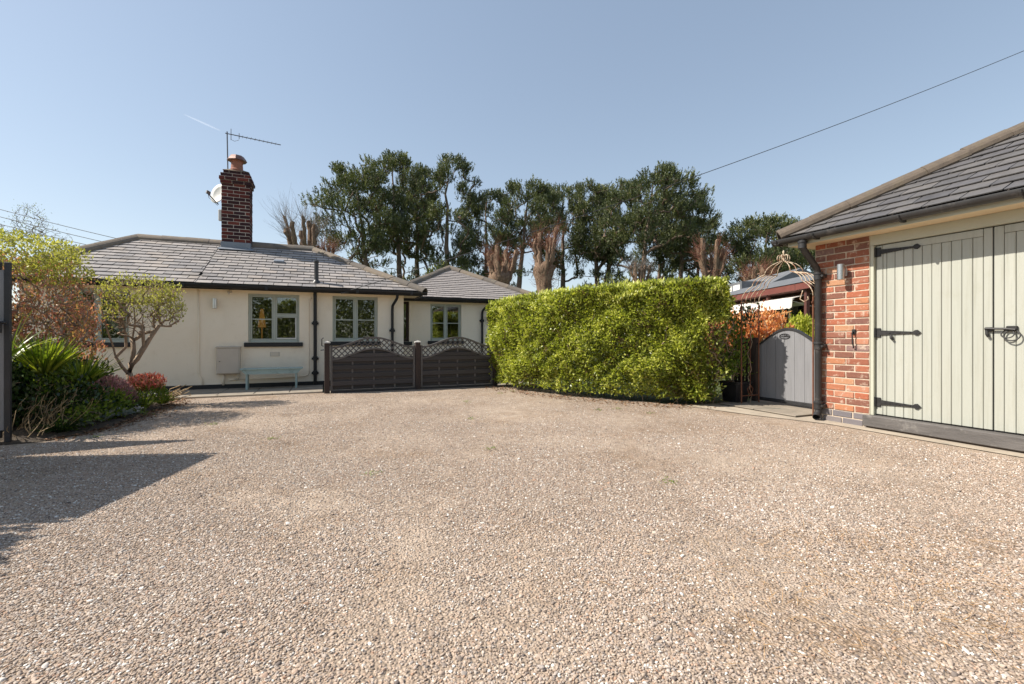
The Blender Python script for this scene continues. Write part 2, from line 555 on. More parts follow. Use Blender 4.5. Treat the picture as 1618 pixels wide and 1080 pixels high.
M['brick_blue'] = brickmat('engineering_brick', [(0.17, 0.155, 0.165), (0.21, 0.185, 0.18), (0.15, 0.14, 0.155)], smear=(0.30, 0.26, 0.23), amt=(0.66, 0.82))
M['lead'] = surf('lead_flashing', [(0.16, 0.18, 0.21), (0.24, 0.26, 0.29)], 7, 0.55, 0.3, 30, metallic=0.2)
M['terra'] = surf('terracotta_pot', [(0.27, 0.10, 0.065), (0.34, 0.14, 0.09)], 9, 0.8, 0.3, 40, wear=(0.20, 0.11, 0.08), wear_scale=6)
M['cowl'] = surf('weathered_cowl', [(0.17, 0.09, 0.075), (0.24, 0.14, 0.12)], 8, 0.45, 0.2, 30, metallic=0.35)
M['steel'] = surf('brushed_steel', [(0.55, 0.54, 0.52), (0.66, 0.65, 0.63)], 8, 0.3, 0.0, metallic=0.9)
M['galv'] = surf('aerial_alloy', [(0.10, 0.10, 0.11), (0.17, 0.17, 0.18)], 20, 0.5, metallic=0.5)
M['dish'] = surf('dish_paint', [(0.55, 0.54, 0.50), (0.63, 0.62, 0.58)], 6, 0.6)
M['garage_paint'] = surf('sage_door_paint', [(0.40, 0.405, 0.35), (0.43, 0.435, 0.38)], 2.5, 0.55, 0.12, 50, stretch=(3, 3, 0.4), wear=(0.36, 0.36, 0.29), wear_scale=2.0, wear_amt=(0.6, 0.85), dist=0.004,
                         objrand=[(0.405, 0.41, 0.355), (0.42, 0.425, 0.37), (0.39, 0.40, 0.345), (0.43, 0.435, 0.38), (0.40, 0.405, 0.35)])
M['garage_trim'] = surf('sage_trim_paint', [(0.44, 0.44, 0.35), (0.48, 0.48, 0.385)], 3, 0.55, 0.1, 40)
M['oak_sill'] = surf('dark_timber_sill', [(0.075, 0.068, 0.064), (0.14, 0.128, 0.12)], 5, 0.75, 0.7, 30, stretch=(4, 0.6, 4), dist=0.006, wear=(0.20, 0.185, 0.17), wear_scale=6)
M['iron'] = surf('wrought_iron', [(0.02, 0.02, 0.021), (0.045, 0.043, 0.042)], 30, 0.55, 0.4, 70, metallic=0.4, dist=0.003)
M['pvc'] = surf('dark_grey_pvc', [(0.026, 0.025, 0.025), (0.038, 0.036, 0.036)], 6, 0.42, 0.08, 30, wear=(0.09, 0.083, 0.078), wear_scale=5)
M['panel_dark'] = surf('dark_stained_fence', [(0.035, 0.030, 0.029), (0.062, 0.054, 0.052)], 6, 0.7, 0.6, 25, stretch=(0.5, 4, 8), dist=0.004, objrand=[(0.040, 0.034, 0.033), (0.060, 0.053, 0.052), (0.050, 0.043, 0.041), (0.034, 0.030, 0.029)])
M['panel_frame'] = surf('weathered_fence_frame', [(0.085, 0.076, 0.072), (0.13, 0.118, 0.11)], 6, 0.7, 0.5, 25, dist=0.004)
M['post_brown'] = surf('dark_brown_post', [(0.032, 0.020, 0.016), (0.055, 0.035, 0.028)], 5, 0.75, 0.6, 25, stretch=(5, 5, 0.5), dist=0.005)
M['cap'] = surf('post_cap_concrete', [(0.42, 0.40, 0.37), (0.52, 0.5, 0.46)], 12, 0.85)
M['teal'] = surf('teal_bench_paint', [(0.33, 0.435, 0.41), (0.38, 0.485, 0.455)], 7, 0.55, 0.25, 40, stretch=(0.5, 3, 3), wear=(0.20, 0.28, 0.26), wear_scale=6)
M['meter'] = surf('meter_box_plastic', [(0.52, 0.455, 0.37), (0.57, 0.50, 0.41)], 3, 0.55)
M['gate_grey'] = surf('grey_composite_gate', [(0.215, 0.215, 0.225), (0.245, 0.245, 0.255)], 4, 0.5, 0.2, 30, stretch=(4, 4, 0.4), dist=0.003)
M['gate_dark'] = surf('charcoal_gate_edge', [(0.02, 0.02, 0.022), (0.035, 0.035, 0.037)], 6, 0.5)
M['rust'] = surf('rusting_cream_iron', [(0.20, 0.075, 0.035), (0.13, 0.05, 0.028)], 18, 0.8, 0.5, 60, dist=0.003)
M['cream_iron'] = surf('cream_painted_iron', [(0.50, 0.40, 0.28), (0.58, 0.48, 0.35)], 22, 0.6, 0.4, 60, wear=(0.24, 0.10, 0.045), wear_scale=14, wear_amt=(0.46, 0.60), dist=0.003)
M['lodge'] = surf('red_brown_timber', [(0.085, 0.03, 0.022), (0.12, 0.043, 0.032)], 4, 0.7, 0.4, 20, stretch=(0.6, 0.6, 8), dist=0.004)
M['lodge_trim'] = surf('maroon_fascia', [(0.15, 0.045, 0.035), (0.19, 0.06, 0.045)], 5, 0.6)
M['felt'] = surf('grey_roof_felt', [(0.10, 0.105, 0.115), (0.16, 0.165, 0.175)], 4, 0.85, 0.4, 40)
M['awning'] = surf('cream_awning', [(0.70, 0.66, 0.59), (0.75, 0.71, 0.65)], 5, 0.85, 0.2, 30)
M['timber'] = surf('grey_fence_timber', [(0.24, 0.175, 0.12), (0.33, 0.25, 0.18)], 6, 0.85, 0.5, 30, stretch=(6, 6, 0.6), dist=0.004)
M['potblack'] = surf('black_glazed_pot', [(0.012, 0.012, 0.014), (0.02, 0.02, 0.022)], 6, 0.35)
M['bark_pine'] = surf('pine_bark', [(0.125, 0.088, 0.066), (0.215, 0.15, 0.105)], 2.0, 0.95, 0.9, 8, dist=0.05, stretch=(1, 1, 0.35))
M['bark_pollard'] = surf('pollard_bark', [(0.06, 0.038, 0.028), (0.18, 0.11, 0.07), (0.28, 0.185, 0.12), (0.09, 0.055, 0.038)], 4.5, 0.95, 1.0, 14, dist=0.08, stretch=(1.8, 1.8, 0.35))
M['cut_wood'] = surf('sawn_limb_end', [(0.48, 0.31, 0.165), (0.56, 0.38, 0.21)], 8, 0.9)
M['twig_red'] = surf('red_brown_twigs', [(0.19, 0.07, 0.045), (0.28, 0.12, 0.075)], 3, 0.85)
M['twig_grey'] = surf('grey_brown_twigs', [(0.18, 0.15, 0.13), (0.26, 0.22, 0.19)], 3, 0.85)
M['bark_small'] = surf('small_tree_bark', [(0.22, 0.16, 0.11), (0.40, 0.30, 0.21)], 12, 0.9, 0.8, 40, dist=0.01)
M['stalk'] = surf('dry_stalks', [(0.36, 0.25, 0.135), (0.48, 0.36, 0.21)], 9, 0.9)
M['wire'] = surf('cable_sheath', [(0.03, 0.03, 0.033), (0.05, 0.05, 0.054)], 5, 0.6)
M['pale_plastic'] = surf('pale_insulator', [(0.6, 0.58, 0.54), (0.66, 0.64, 0.6)], 5, 0.5)
M['needle'] = leafmat('pine_needles', [(0.035, 0.05, 0.026), (0.075, 0.095, 0.042), (0.15, 0.168, 0.066), (0.28, 0.28, 0.11)], 0.5, 0.22, 0.45)
M['hedge'] = leafmat('hedge_leaves', [(0.22, 0.15, 0.07), (0.13, 0.15, 0.025), (0.29, 0.34, 0.045), (0.48, 0.51, 0.08), (0.72, 0.71, 0.22)], 0.36, 0.40, 0.45, (1.15, 1.2, 0.6))
M['far_hedge'] = leafmat('boundary_leaves', [(0.10, 0.13, 0.04), (0.22, 0.26, 0.08), (0.38, 0.40, 0.15)], 0.5, 0.4)
M['spring'] = leafmat('spring_leaves', [(0.26, 0.27, 0.06), (0.40, 0.39, 0.10), (0.52, 0.49, 0.17)], 0.5, 0.4)
M['coral'] = leafmat('coral_leaves', [(0.46, 0.20, 0.15), (0.58, 0.33, 0.25), (0.48, 0.36, 0.18), (0.32, 0.31, 0.10)], 0.5, 0.38, 0.4, (1.3, 0.9, 0.6))
M['orange'] = leafmat('orange_leaves', [(0.66, 0.24, 0.08), (0.74, 0.36, 0.13), (0.74, 0.46, 0.20), (0.50, 0.16, 0.09)], 0.45, 0.38, 0.4, (1.3, 0.95, 0.6))
M['blade'] = leafmat('strap_leaves', [(0.06, 0.10, 0.014), (0.15, 0.21, 0.025), (0.36, 0.40, 0.06)], 0.35, 0.38)
M['dark_leaf'] = leafmat('dark_glossy_leaves', [(0.014, 0.032, 0.010), (0.028, 0.058, 0.014), (0.055, 0.095, 0.02)], 0.3, 0.2)
M['green_leaf'] = leafmat('mid_green_leaves', [(0.08, 0.13, 0.02), (0.15, 0.22, 0.03), (0.26, 0.32, 0.05)], 0.42, 0.36)
M['heather'] = leafmat('heather_sprigs', [(0.24, 0.10, 0.11), (0.40, 0.19, 0.22), (0.48, 0.30, 0.27), (0.18, 0.15, 0.06)], 0.7, 0.25, 0.3, (1.2, 1.0, 1.0))
M['pieris'] = leafmat('red_tip_leaves', [(0.66, 0.16, 0.13), (0.75, 0.30, 0.24), (0.70, 0.42, 0.20)], 0.45, 0.35, 0.4, (1.3, 0.9, 0.7))
M['silver'] = leafmat('silver_leaves', [(0.22, 0.27, 0.22), (0.33, 0.37, 0.32), (0.45, 0.48, 0.43)], 0.8, 0.15, 0.3, (1, 1, 1))
M['petal'] = leafmat('white_petals', [(0.72, 0.70, 0.66), (0.8, 0.79, 0.76)], 0.6, 0.3, 0.3, (1, 1, 1))
M['gold'] = leafmat('golden_conifer', [(0.26, 0.31, 0.03), (0.42, 0.46, 0.05), (0.56, 0.56, 0.09)], 0.55, 0.3)
M['litter'] = leafmat('fallen_leaves', [(0.14, 0.065, 0.035), (0.22, 0.11, 0.06), (0.30, 0.18, 0.10), (0.12, 0.09, 0.05)], 0.8, 0.1, 0.3, (1, 1, 1))
M['straw'] = leafmat('fallen_needles', [(0.40, 0.24, 0.11), (0.50, 0.33, 0.17)], 0.8, 0.1, 0.3, (1, 1, 1))
M['lamp'] = surf('amber_lampshade', [(0.40, 0.17, 0.04), (0.45, 0.2, 0.05)], 5, 0.8)
_lb = M['lamp'].node_tree.nodes['Principled BSDF']
_lb.inputs['Emission Color'].default_value = (1.0, 0.42, 0.10, 1); _lb.inputs['Emission Strength'].default_value = 0.07
_m, _nt, _b, _o = nodes_of('contrail_ice')
_nt.nodes.remove(_b)
_tr = _nt.nodes.new('ShaderNodeBsdfTransparent'); _df = _nt.nodes.new('ShaderNodeBsdfTranslucent'); _df.inputs[0].default_value = (1, 1, 1, 1)
_mx = _nt.nodes.new('ShaderNodeMixShader'); _mx.inputs[0].default_value = 0.045
_nt.links.new(_tr.outputs[0], _mx.inputs[1]); _nt.links.new(_df.outputs[0], _mx.inputs[2]); _nt.links.new(_mx.outputs[0], _o.inputs[0])
M['contrail'] = _m

def streak(m, sc, stretch, stops):
    """weather streaks and grime with a shape of their own, multiplied over the paint"""
    nt = m.node_tree; b = nt.nodes['Principled BSDF']
    src = b.inputs['Base Color'].links[0].from_socket
    n = wnoise(nt, sc, 7, 0.72, stretch); r = ramp(nt, stops); nt.links.new(n.outputs[0], r.inputs[0])
    nt.links.new(mixc(nt, 1.0, src, r.outputs[0], 'MULTIPLY'), b.inputs['Base Color'])


streak(M['gravel'], 0.35, (1, 1, 1), [(0.2, (0.965, 0.98, 1.02)), (0.8, (0.985, 0.995, 1.02))])
streak(M['render'], 1.1, (2.0, 2.0, 0.5), [(0.30, (0.95, 0.94, 0.925)), (0.48, (1, 1, 1)), (0.72, (1.02, 1.02, 1.02))])
streak(M['render'], 7.0, (1, 1, 1), [(0.28, (0.94, 0.93, 0.91)), (0.42, (1, 1, 1))])
streak(M['garage_paint'], 3.0, (8.0, 8.0, 0.35), [(0.32, (0.88, 0.87, 0.84)), (0.5, (1, 1, 1))])
streak(M['gate_grey'], 3.0, (8.0, 8.0, 0.35), [(0.32, (0.85, 0.85, 0.84)), (0.5, (1, 1, 1))])
streak(M['slate'], 2.2, (1, 1, 1), [(0.33, (0.72, 0.70, 0.66)), (0.5, (1, 1, 1)), (0.68, (1.10, 1.07, 1.0))])
streak(M['slate_new'], 3.0, (1, 1, 1), [(0.33, (0.75, 0.74, 0.72)), (0.5, (1, 1, 1)), (0.68, (1.18, 1.15, 1.08))])

# ================================================================ THE SETTING
def sheet(name, poly, z, mat, kind='structure', label=None):
    mb = MB(); mb.add([(x, y, z) for x, y in poly], [tuple(range(len(poly)))])
    return tag(mb.obj(name, mat), kind=kind, label=label)


sheet('ground', [(-3000, -3000), (3000, -3000), (3000, 3000), (-3000, 3000)], -0.02, M['grass'])
sheet('gravel_drive', [(-9, -16), (14, -16), (14, 0.2), (6.14, 0.2), (6.14, 5.62), (5.2, 5.9), (4.7, 7.0), (4.0, 9.70), (-9, 9.70)], 0.0, M['gravel'])
sheet('courtyard', [(0.1, 9.704), (4.2, 9.704), (6.5, 13), (0.1, 13)], -0.004, M['slab'])

# paved strip along the house front, slab by slab
pv = MB(); pv.box(-5.2, 0.0, 9.74, 11.06, -0.03, 0.004)
pave = tag(pv.obj('pavement', M['soil']), kind='structure')
sl = MB(); sl.box(-0.298, 0.298, -0.322, 0.322, 0.0, 0.026, 0.005); slab_me = sl.mesh('slab', M['slab'])
for i in range(9):
    for j in range(2):
        inst('slab', slab_me, pave, Matrix.Translation((-0.31 - i * 0.607, 10.075 + j * 0.655, 0.003 + RND.uniform(-0.002, 0.003))) @ Matrix.Rotation(RND.uniform(-0.006, 0.006), 4, 'Z'))
for i in range(6):
    ke = MB(); ke.box(-0.02 - i * 0.88, -0.02 - (i + 1) * 0.88 + 0.012, 9.688, 9.738, -0.03, 0.034, 0.006)
    ke.obj('edging_stone', M['concrete'], pave)

# apron beside the garage and the slabs in front of the garden gate
sheet('apron', [(5.86, -1.0), (5.86, 3.75), (5.72, 4.15), (5.55, 4.6), (5.42, 5.1), (5.30, 5.62), (9, 5.62), (9, 4.11), (6.12, 4.11), (6.12, -1.0)], 0.008, M['concrete'])
gp = MB(); gp.add([(5.92, 4.22, 0.012), (7.6, 4.22, 0.012), (7.6, 5.56, 0.012), (5.92, 5.56, 0.012)], [(0, 1, 2, 3)])
path = tag(gp.obj('path', M['soil']), kind='structure')
for i in range(3):
    for j in range(2):
        q = MB(); x0 = 5.93 + i * 0.56; y0 = 4.24 + j * 0.66
        q.box(x0 + (0.0 if i or j == 0 else 0.0), x0 + 0.55, y0, y0 + 0.65, 0.013, 0.03, 0.004)
        q.obj('slab', M['slab'], path)


# ---------------------------------------------------------------- roof slates, ridge tiles, bricks, walls
def clip_poly(sub, poly):
    out = sub
    n = len(poly)
    for i in range(n):
        a, b = poly[i], poly[(i + 1) % n]
        inp, out = out, []
        if not inp: return []
        def side(p): return (b[0] - a[0]) * (p[1] - a[1]) - (b[1] - a[1]) * (p[0] - a[0])
        for j in range(len(inp)):
            p, q = inp[j], inp[(j + 1) % len(inp)]
            sp, sq = side(p), side(q)
            if sp >= 0: out.append(p)
            if (sp >= 0) != (sq >= 0):
                f = sp / (sp - sq); out.append((p[0] + (q[0] - p[0]) * f, p[1] + (q[1] - p[1]) * f))
    return out


def slate_mesh(poly, L, mat, rng, hl=0.024, th=0.010):
    lift = lambda t: hl * (1 - t / L)
    mb = MB()
    n = len(poly)
    vs = [(s, t, lift(t) + th) for s, t in poly] + [(s, t, lift(t)) for s, t in poly]
    mb.add(vs, [tuple(range(n)), tuple(range(n, 2 * n))[::-1]] + [(i, n + i, n + (i + 1) % n, (i + 1) % n) for i in range(n)])
    return mb


def slate_roof(parent, o, sd, td, nd, poly, gauge, width, mat, seed, joined=None, gap=0.011):
    rng = random.Random(seed)
    o, sd, td, nd = Vector(o), Vector(sd), Vector(td), Vector(nd)
    L = gauge * 1.35
    variants = []
    for k in range(5):
        c = [rng.uniform(0, 0.008) for _ in range(4)]
        p = [(gap / 2, c[0]), (width * 0.3, c[1]), (width * 0.7, c[2] * 0.6), (width - gap / 2, c[3]), (width - gap / 2, L), (gap / 2, L)]
        variants.append(slate_mesh(p, L, mat, rng).mesh('slate', mat))
    smin = min(p[0] for p in poly); smax = max(p[0] for p in poly); tmax = max(p[1] for p in poly)
    k = 0; t0 = -0.035
    low = min(p[1] for p in poly)
    cp = [(p[0], p[1] - 0.05 if abs(p[1] - low) < 1e-6 else p[1]) for p in poly]
    acc = MB()
    while t0 < tmax - 0.02:
        s = smin - width * (1 + (k % 2) * 0.5) + rng.uniform(-0.02, 0.02)
        while s < smax + 0.01:
            rect = [(s + gap / 2, t0), (s + width - gap / 2, t0), (s + width - gap / 2, t0 + L), (s + gap / 2, t0 + L)]
            c = clip_poly(rect, cp)
            ar = 0.5 * abs(sum(c[i][0] * c[(i + 1) % len(c)][1] - c[(i + 1) % len(c)][0] * c[i][1] for i in range(len(c)))) if len(c) > 2 else 0
            if ar > 0.004:
                pos = o + sd * s + td * t0 + nd * rng.uniform(0, 0.004)
                a = rng.gauss(0, 0.011)
                pos = pos + td * rng.gauss(0, 0.005)
                x = sd * math.cos(a) + td * math.sin(a); y = td * math.cos(a) - sd * math.sin(a)
                mtx = frame_mtx(pos, x, y, nd)
                full = ar > 0.985 * (width - gap) * L
                if joined is not None:
                    mb = slate_mesh([(p[0] - s, p[1] - t0) for p in c], L, mat, rng)
                    acc.add([mtx @ Vector(v) for v in mb.v], mb.f)
                elif full:
                    inst('slate', rng.choice(variants), parent, mtx)
                else:
                    me = slate_mesh([(p[0] - s, p[1] - t0) for p in c], L, mat, rng).mesh('slate', mat)
                    inst('slate', me, parent, mtx)
            s += width
        t0 += gauge; k += 1
    if joined is not None:
        return acc.obj(joined, mat, parent)


def ridge_tiles(parent, p0, p1, seg, w, mat, seed, hgt=0.09, name='ridge_tile', drop=0.5):
    rng = random.Random(seed)
    p0, p1 = Vector(p0), Vector(p1)
    d = (p1 - p0); Ltot = d.length; d.normalize()
    side = d.cross(Vector((0, 0, 1))).normalized(); up = side.cross(d).normalized()
    n = max(1, round(Ltot / seg)); sl_ = Ltot / n
    prof = []
    for i in range(9):
        a = math.pi * i / 8
        x = -math.cos(a) * w
        prof.append((x, hgt * math.sin(a) ** 0.8 - drop * abs(x) * 0.9 + 0.02))
    for i in range(n):
        a0 = p0 + d * (sl_ * i + 0.004); a1 = p0 + d * (sl_ * (i + 1) - 0.004 + 0.02)
        jz = rng.uniform(-0.006, 0.006); js = rng.uniform(-0.008, 0.008)
        mb = MB(); vs = []
        for e, q in enumerate((a0, a1)):
            sc = 1.0 + (0.05 if e == 0 else 0.0)
            for x, z in prof: vs.append(q + side * (x * sc + js) + up * (z * sc + jz))
            for x, z in prof[::-1]: vs.append(q + side * (x * sc * 0.86 + js) + up * (z * sc - 0.024 + jz))
        m = len(prof) * 2
        fs = [(k, (k + 1) % m, m + (k + 1) % m, m + k) for k in range(m)]
        h = len(prof)
        for b in (0, m):
            fs += [(b + k, b + k + 1, b + m - 2 - k, b + m - 1 - k) for k in range(h - 1)]
        mb.add(vs, fs)
        mb.obj(name, mat, parent)


def brick_variants(L, H, D, mat, seed, n=5):
    rng = random.Random(seed); out = []
    for k in range(n):
        mb = MB(); mb.obox((0, 0, 0), ((1, 0, 0), (0, 1, 0), (0, 0, 1)), (L / 2, D / 2, H / 2), 0.006)
        mb.v = [(x + rng.uniform(-.003, .003), y + rng.uniform(-.002, .002), z + rng.uniform(-.002, .002)) for x, y, z in mb.v]
        out.append(mb.mesh('brick', mat))
    return out


def brick_face(parent, o, sd, nd, W, z0, z1, course, blen, mat, seed, joint=0.011, first=0.0, proud=0.0, bond='stretcher'):
    """bricks one by one on a vertical face; o is the lower left corner on the mortar plane, nd points outwards"""
    rng = random.Random(seed)
    o, sd, nd = Vector(o), Vector(sd), Vector(nd)
    H = course - joint
    var = {}
    k = 0; z = z0
    while z + course * 0.6 < z1 + 1e-6:
        h = min(H, z1 - z)
        off = (0.0, blen * 0.5)[k % 2] + first
        cuts = [0.0]
        c = off if off > 0.02 else blen
        while c < W - 0.035:
            cuts.append(c); c += blen
        cuts.append(W)
        for a, b in zip(cuts[:-1], cuts[1:]):
            l = b - a - joint
            if l < 0.02: continue
            key = 'full' if abs(l - (blen - joint)) < 0.004 else round(l, 3)
            if key not in var: var[key] = brick_variants(l, H, 0.05, mat, seed + len(var), 4 if key == 'full' else 2)
            ctr = o + sd * (a + joint / 2 + l / 2) + Vector((0, 0, z + H / 2 - 0)) + nd * (rng.uniform(-0.003, 0.004) + proud - 0.018)
            r = rng.uniform(-0.006, 0.006)
            m = frame_mtx(ctr, sd, nd, (0, 0, 1)) @ Matrix.Rotation(r, 4, 'Y')
            if rng.random() < 0.5: m = m @ Matrix.Rotation(math.pi, 4, 'Z')
            inst('brick', rng.choice(var[key]), parent, m)
        z += course; k += 1


def wall_face(mb, x0, x1, z0, z1, Y, openings, th):
    """a wall along X with its face at Y (towards -Y) and window openings"""
    xs = sorted({x0, x1, *[o[0] for o in openings], *[o[1] for o in openings]})
    zs = sorted({z0, z1, *[o[2] for o in openings], *[o[3] for o in openings]})
    xs = [x for x in xs if x0 <= x <= x1]; zs = [z for z in zs if z0 <= z <= z1]
    def solid(i, j):
        if i < 0 or j < 0 or i >= len(xs) - 1 or j >= len(zs) - 1: return False
        cx = (xs[i] + xs[i + 1]) / 2; cz = (zs[j] + zs[j + 1]) / 2
        return not any(o[0] < cx < o[1] and o[2] < cz < o[3] for o in openings)
    for i in range(len(xs) - 1):
        for j in range(len(zs) - 1):
            if not solid(i, j): continue
            a, b, c, d = xs[i], xs[i + 1], zs[j], zs[j + 1]
            mb.add([(a, Y, c), (b, Y, c), (b, Y, d), (a, Y, d)], [(0, 1, 2, 3)])
            mb.add([(a, Y + th, c), (b, Y + th, c), (b, Y + th, d), (a, Y + th, d)], [(3, 2, 1, 0)])
            if not solid(i - 1, j): mb.add([(a, Y, c), (a, Y, d), (a, Y + th, d), (a, Y + th, c)], [(0, 1, 2, 3)])
            if not solid(i + 1, j): mb.add([(b, Y, c), (b, Y + th, c), (b, Y + th, d), (b, Y, d)], [(0, 1, 2, 3)])
            if not solid(i, j - 1): mb.add([(a, Y, c), (a, Y + th, c), (b, Y + th, c), (b, Y, c)], [(0, 1, 2, 3)])
            if not solid(i, j + 1): mb.add([(a, Y, d), (b, Y, d), (b, Y + th, d), (a, Y + th, d)], [(0, 1, 2, 3)])


# ================================================================ THE BUNGALOW
HY = 11.05      # front wall of the main block
WY = 12.05      # front wall of the wing
house = thing('bungalow', (-1.7, HY, 0), 'low cream rendered bungalow with grey slate hipped roofs and black gutters', 'bungalow')
OPEN_M = [(-4.50, -3.50, 1.0, 2.03), (-1.477, -0.491, 0.985, 2.025), (0.19, 1.175, 1.0, 2.03)]
OPEN_W = [(2.633, 3.49, 1.0, 1.99), (1.80, 2.075, 0.98, 2.03)]
w = MB(); wall_face(w, -5.1, 1.77, 0.10, 2.14, HY, OPEN_M, 0.26)
w.box(1.51, 1.77, HY + 0.26, WY + 3.4, 0.1, 2.14); w.box(-5.1, -4.84, HY + 0.26, 15.4, 0.1, 2.14); w.box(-4.84, 1.51, 15.14, 15.4, 0.1, 2.14)
w.obj('wall', M['render'], house)
w = MB(); wall_face(w, 1.772, 5.8, 0.10, 2.14, WY, OPEN_W, 0.26); w.box(5.54, 5.8, WY + 0.26, 18.0, 0.1, 2.14)
w.obj('wing_wall', M['render'], house)
w = MB(); w.box(-5.12, 1.79, HY - 0.014, HY + 0.2, -0.02, 0.115, 0.004); w.box(1.775, 5.82, WY - 0.014, WY + 0.2, -0.02, 0.115, 0.004)
w.obj('plinth', M['plinth'], house)

# main roof
EZ, RZ = 2.19, 3.415
EY, RY, BY = 10.8, 13.25, 15.7
XL, XR, RL, RR = -5.39, 2.18, -4.04, -0.25
rf = MB()
dz = 0.022
rf.add([(XL, EY, EZ - dz), (XR, EY, EZ - dz), (RR, RY, RZ - dz), (RL, RY, RZ - dz), (XL, BY, EZ - dz), (XR, BY, EZ - dz)],
       [(0, 1, 2, 3), (5, 4, 3, 2), (4, 0, 3), (1, 5, 2), (0, 4, 5, 1)])
roof = rf.obj('roof', M['deck'], house)
sl_len = math.hypot(RY - EY, RZ - EZ)
td = ((0, (RY - EY) / sl_len, (RZ - EZ) / sl_len)); nd = (0, -td[2], td[1])
sJ = -2.35 - XL
slate_roof(roof, (XL, EY, EZ - 0.012), (1, 0, 0), td, nd, [(0, 0), (sJ - 0.006, 0), (sJ - 0.006, sl_len), (RL - XL, sl_len)], 0.200, 0.30, M['slate'], 3)
slate_roof(roof, (XL, EY, EZ - 0.014), (1, 0, 0), td, nd, [(sJ + 0.006, 0), (XR - XL, 0), (RR - XL, sl_len), (sJ + 0.006, sl_len)], 0.192, 0.275, M['slate'], 4)
ridge_tiles(roof, (RL, RY, RZ + 0.0), (RR, RY, RZ + 0.0), 0.46, 0.125, M['ridge'], 5, 0.085)
ridge_tiles(roof, (XL - 0.04, EY - 0.06, EZ), (RL, RY, RZ), 0.5, 0.125, M['ridge'], 6, 0.085, 'hip_tile', 0.35)
ridge_tiles(roof, (XR + 0.05, EY - 0.05, EZ - 0.02), (RR, RY, RZ), 0.48, 0.11, M['ridge'], 7, 0.075, 'hip_tile', 0.35)
ridge_tiles(roof, (XR, BY, EZ), (RR, RY, RZ), 0.5, 0.12, M['ridge'], 8, 0.08, 'hip_tile', 0.35)

# soffit, fascia, gutter and downpipes
b = MB(); b.box(XL + 0.05, XR - 0.02, EY + 0.06, HY + 0.1, 2.092, 2.118); b.box(1.60, XR - 0.02, HY + 0.1, 12.6, 2.092, 2.118); b.obj('soffit', M['soffit'], house)
b = MB(); b.box(XL, XR, EY + 0.03, EY + 0.058, 2.070, 2.172); b.box(XR - 0.018, XR + 0.012, EY + 0.06, 11.9, 2.07, 2.172); b.obj('fascia', M['black'], house)


def gutter_run(name, p0, p1, r, mat, parent, open_up=True):
    p0, p1 = Vector(p0), Vector(p1)
    d = (p1 - p0).normalized(); side = d.cross(Vector((0, 0, 1))).normalized()
    mb = MB(); prof = []
    for i in range(9):
        a = math.pi * (1 + i / 8); prof.append((math.cos(a) * r, math.sin(a) * r))
    prof = [(-r, 0.012)] + prof + [(r, 0.012)]
    prof2 = [(x * 0.9, z * 0.9 + 0.003) for x, z in prof[::-1]]
    full = prof + prof2; m = len(full)
    vs = [p0 + side * x + Vector((0, 0, z)) for x, z in full] + [p1 + side * x + Vector((0, 0, z)) for x, z in full]
    fs = [(k, (k + 1) % m, m + (k + 1) % m, m + k) for k in range(m)]
    mb.add(vs, fs)
    for q in (p0, p1):     # stop ends
        vs = [q + side * x + Vector((0, 0, z)) for x, z in prof]
        mb.prism(vs, d * (0.006 if q is p0 else -0.006))
    return mb.obj(name, mat, parent, smooth='auto')


g1 = gutter_run('gutter', (XL, EY - 0.035, 2.155), (XR + 0.09, EY - 0.035, 2.143), 0.062, M['black'], house)
for x in (-4.9, -3.9, -2.55, -1.1, 0.7, 1.9):
    mb = MB(); mb.box(x - 0.02, x + 0.02, EY - 0.105, EY + 0.03, 2.082, 2.09); mb.box(x - 0.03, x + 0.03, EY - 0.104, EY - 0.098, 2.09, 2.168); mb.obj('bracket', M['black'], g1)


def downpipe(parent, X, Y, ztop, gx, gy, r, mat, z0=0.06, collars=(0.4, 1.1), swan=True, bigc=None):
    pts = [(gx, gy, ztop + 0.06), (gx, gy, ztop)]
    if swan:
        for i in range(1, 7):
            f = i / 7; e = f * f * (3 - 2 * f)
            pts.append((gx + (X - gx) * e, gy + (Y - gy) * e, ztop - 0.02 - 0.26 * f))
    pts += [(X, Y, ztop - 0.32), (X, Y, z0)]
    mb = MB(); mb.tube(pts, r, 12)
    dp = mb.obj('downpipe', mat, parent, smooth='auto')
    for z in collars:
        c = MB(); c.lathe([(r * 1.02, -0.045), (r * 1.28, -0.04), (r * 1.28, 0.03), (r * 1.4, 0.034), (r * 1.4, 0.05), (r * 1.02, 0.054)], (X, Y, z), 14)
        c.box(X - r * 2.0, X + r * 2.0, Y + r * 0.2, Y + r * 1.3, z - 0.025, z + 0.025, 0.004)
        c.obj('collar', mat, dp, smooth='auto')
    return dp


downpipe(house, -0.17, HY - 0.075, 2.03, -0.17, HY - 0.10, 0.036, M['black'], 0.05, (0.30, 0.62, 1.40))
downpipe(house, 1.50, HY - 0.06, 2.07, 1.585, EY - 0.03, 0.032, M['black'], 0.05, (0.4, 1.25))
downpipe(house, 4.07, WY - 0.06, 2.06, 4.22, 11.82, 0.032, M['black'], 0.05, (0.4, 1.55))

